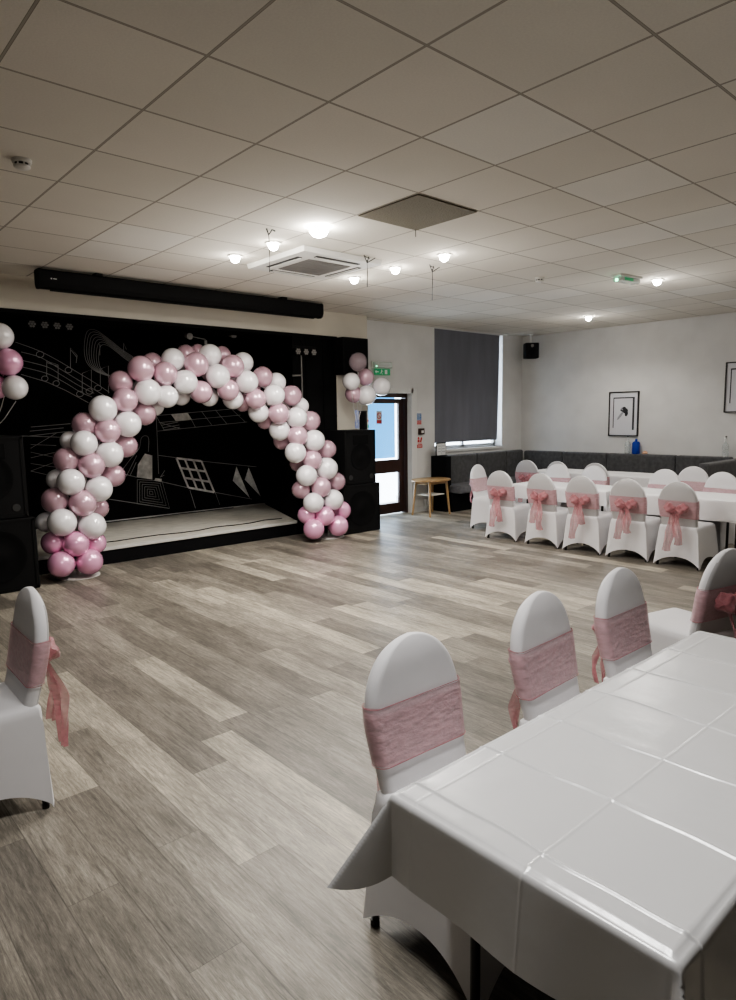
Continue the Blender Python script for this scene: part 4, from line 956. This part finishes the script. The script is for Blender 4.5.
# bottles on top of the bench back
def bottle(x, y, z, h_, r, m, label, kind):
    t = thing('bottle', label, 'bottle', (x, y, z))
    if kind == 0: prof = [(r * .9, 0), (r, .01), (r, h_ * .5), (r * .8, h_ * .6), (r * .32, h_ * .72), (r * .28, h_ * .93), (r * .34, h_ * .94)]
    else: prof = [(r * .9, 0), (r, .01), (r, h_ * .72), (r * .8, h_ * .8), (r * .35, h_ * .85), (r * .32, h_ * .94)]
    obj('body', MB().lathe(prof, n=24), m, t, True)
    obj('stopper', MB().cyl((0, 0, h_ * .94), (0, 0, h_), r * .3, n=14), 'frame' if kind == 0 else m, t)
    return t
bx = XB - .10
bottle(bx, 5.95, .985, .33, .05, 'clearb', 'tall clear bottle with dark stopper left of blue bottle', 0)
bottle(bx, 5.79, .985, .27, .068, 'blueglass', 'squat cobalt blue bottle on the bench back', 1)
bottle(bx, 4.27, .985, .34, .05, 'clearb', 'tall clear bottle with dark stopper below the cropped picture', 0)
t = thing('trinket_shell', 'small orange and cream ornament beside the blue bottle', 'ornament', (bx, 5.62, .985))
obj('body', MB().lathe([(.02, 0), (.045, .01), (.05, .025), (.03, .05), (.01, .06)], n=18), 'skinprint', t, True)
obj('saucer', MB().lathe([(.03, -.0), (.06, .004), (.062, .008)], n=20), 'print', t, True)
t = thing('stage_monitor', 'low black speaker cabinet at right edge beyond near table', 'loudspeaker', (4.68, 1.59, 0))
obj('cabinet', MB().box((0, 0, .30), (.32, .32, .60), .012), 'plastic', t)
obj('front_grille', MB().box((-.162, 0, .30), (.006, .28, .54), .002), 'grille', t)

# ------------------------------------------------------------------ light
def lamp(kind, loc, energy, size=.05, col=(1, .96, .90), rot=None, sy=None, spot=None):
    l = bpy.data.lights.new('light', kind); l.energy = energy; l.color = col
    if kind == 'AREA':
        l.shape = 'RECTANGLE'; l.size = size; l.size_y = sy
    else: l.shadow_soft_size = size
    if spot: l.spot_size = spot; l.spot_blend = .6
    o = bpy.data.objects.new('room_light', l); COL.objects.link(o); o.location = loc
    if rot: o.rotation_euler = rot
    return o
for x, y, big, lab in LP:
    lamp('SPOT', (x, y, CEIL - .14), 95 if big else 60, .04, spot=2.7)
    lamp('POINT', (x, y, CEIL - .6), 8.5, .35)  # added soft fill below the fitting, brightens the ceiling without hot spots
for x, y in ((7.4, 1.2), (10.2, 1.6)):  # added unseen lamps and soft fill, no fittings modelled
    lamp('SPOT', (x, y, CEIL - .07), 40, .05, spot=2.6)
    lamp('POINT', (x, y, CEIL - .5), 10, .3)
lamp('AREA', (1.35, 1.45, CEIL - .03), 60, 1.3, (1, .985, .96), (0, 0, 0), .3)  # unseen area lamp added above near table to catch the cloth creases
# daylight through the tall window and the door
lamp('AREA', (10.1, YA + .45, 2.0), 60, 2, (.75, .87, 1), (D(90), 0, PI), 2)
lamp('AREA', (7.95, YA + .8, 1.2), 60, .9, (.70, .85, 1), (D(90), 0, PI), 1.9)
wd = bpy.data.worlds.new('world'); SC.world = wd; wd.use_nodes = True
bg = wd.node_tree.nodes['Background']; bg.inputs[0].default_value = (.78, .88, 1, 1); bg.inputs[1].default_value = 1.2

# ------------------------------------------------------------------ camera
cam = bpy.data.cameras.new('camera'); co = bpy.data.objects.new('camera', cam); COL.objects.link(co)
cam.sensor_fit = 'VERTICAL'; cam.sensor_height = 36; cam.lens = 24.035; cam.clip_start = .02; cam.clip_end = 200
r = Vector((0.745616, -0.6662, -0.015343)); u = Vector((0.094388, 0.082792, 0.992087)); f = Vector((0.659658, 0.741164, -0.124613))
Mx = Matrix(((r.x, u.x, -f.x, 0), (r.y, u.y, -f.y, 0), (r.z, u.z, -f.z, 1.736), (0, 0, 0, 1)))
co.matrix_world = Mx
SC.camera = co
SC.view_settings.view_transform = 'AgX'
SC.view_settings.look = 'AgX - Medium High Contrast'
SC.view_settings.exposure = 0.16
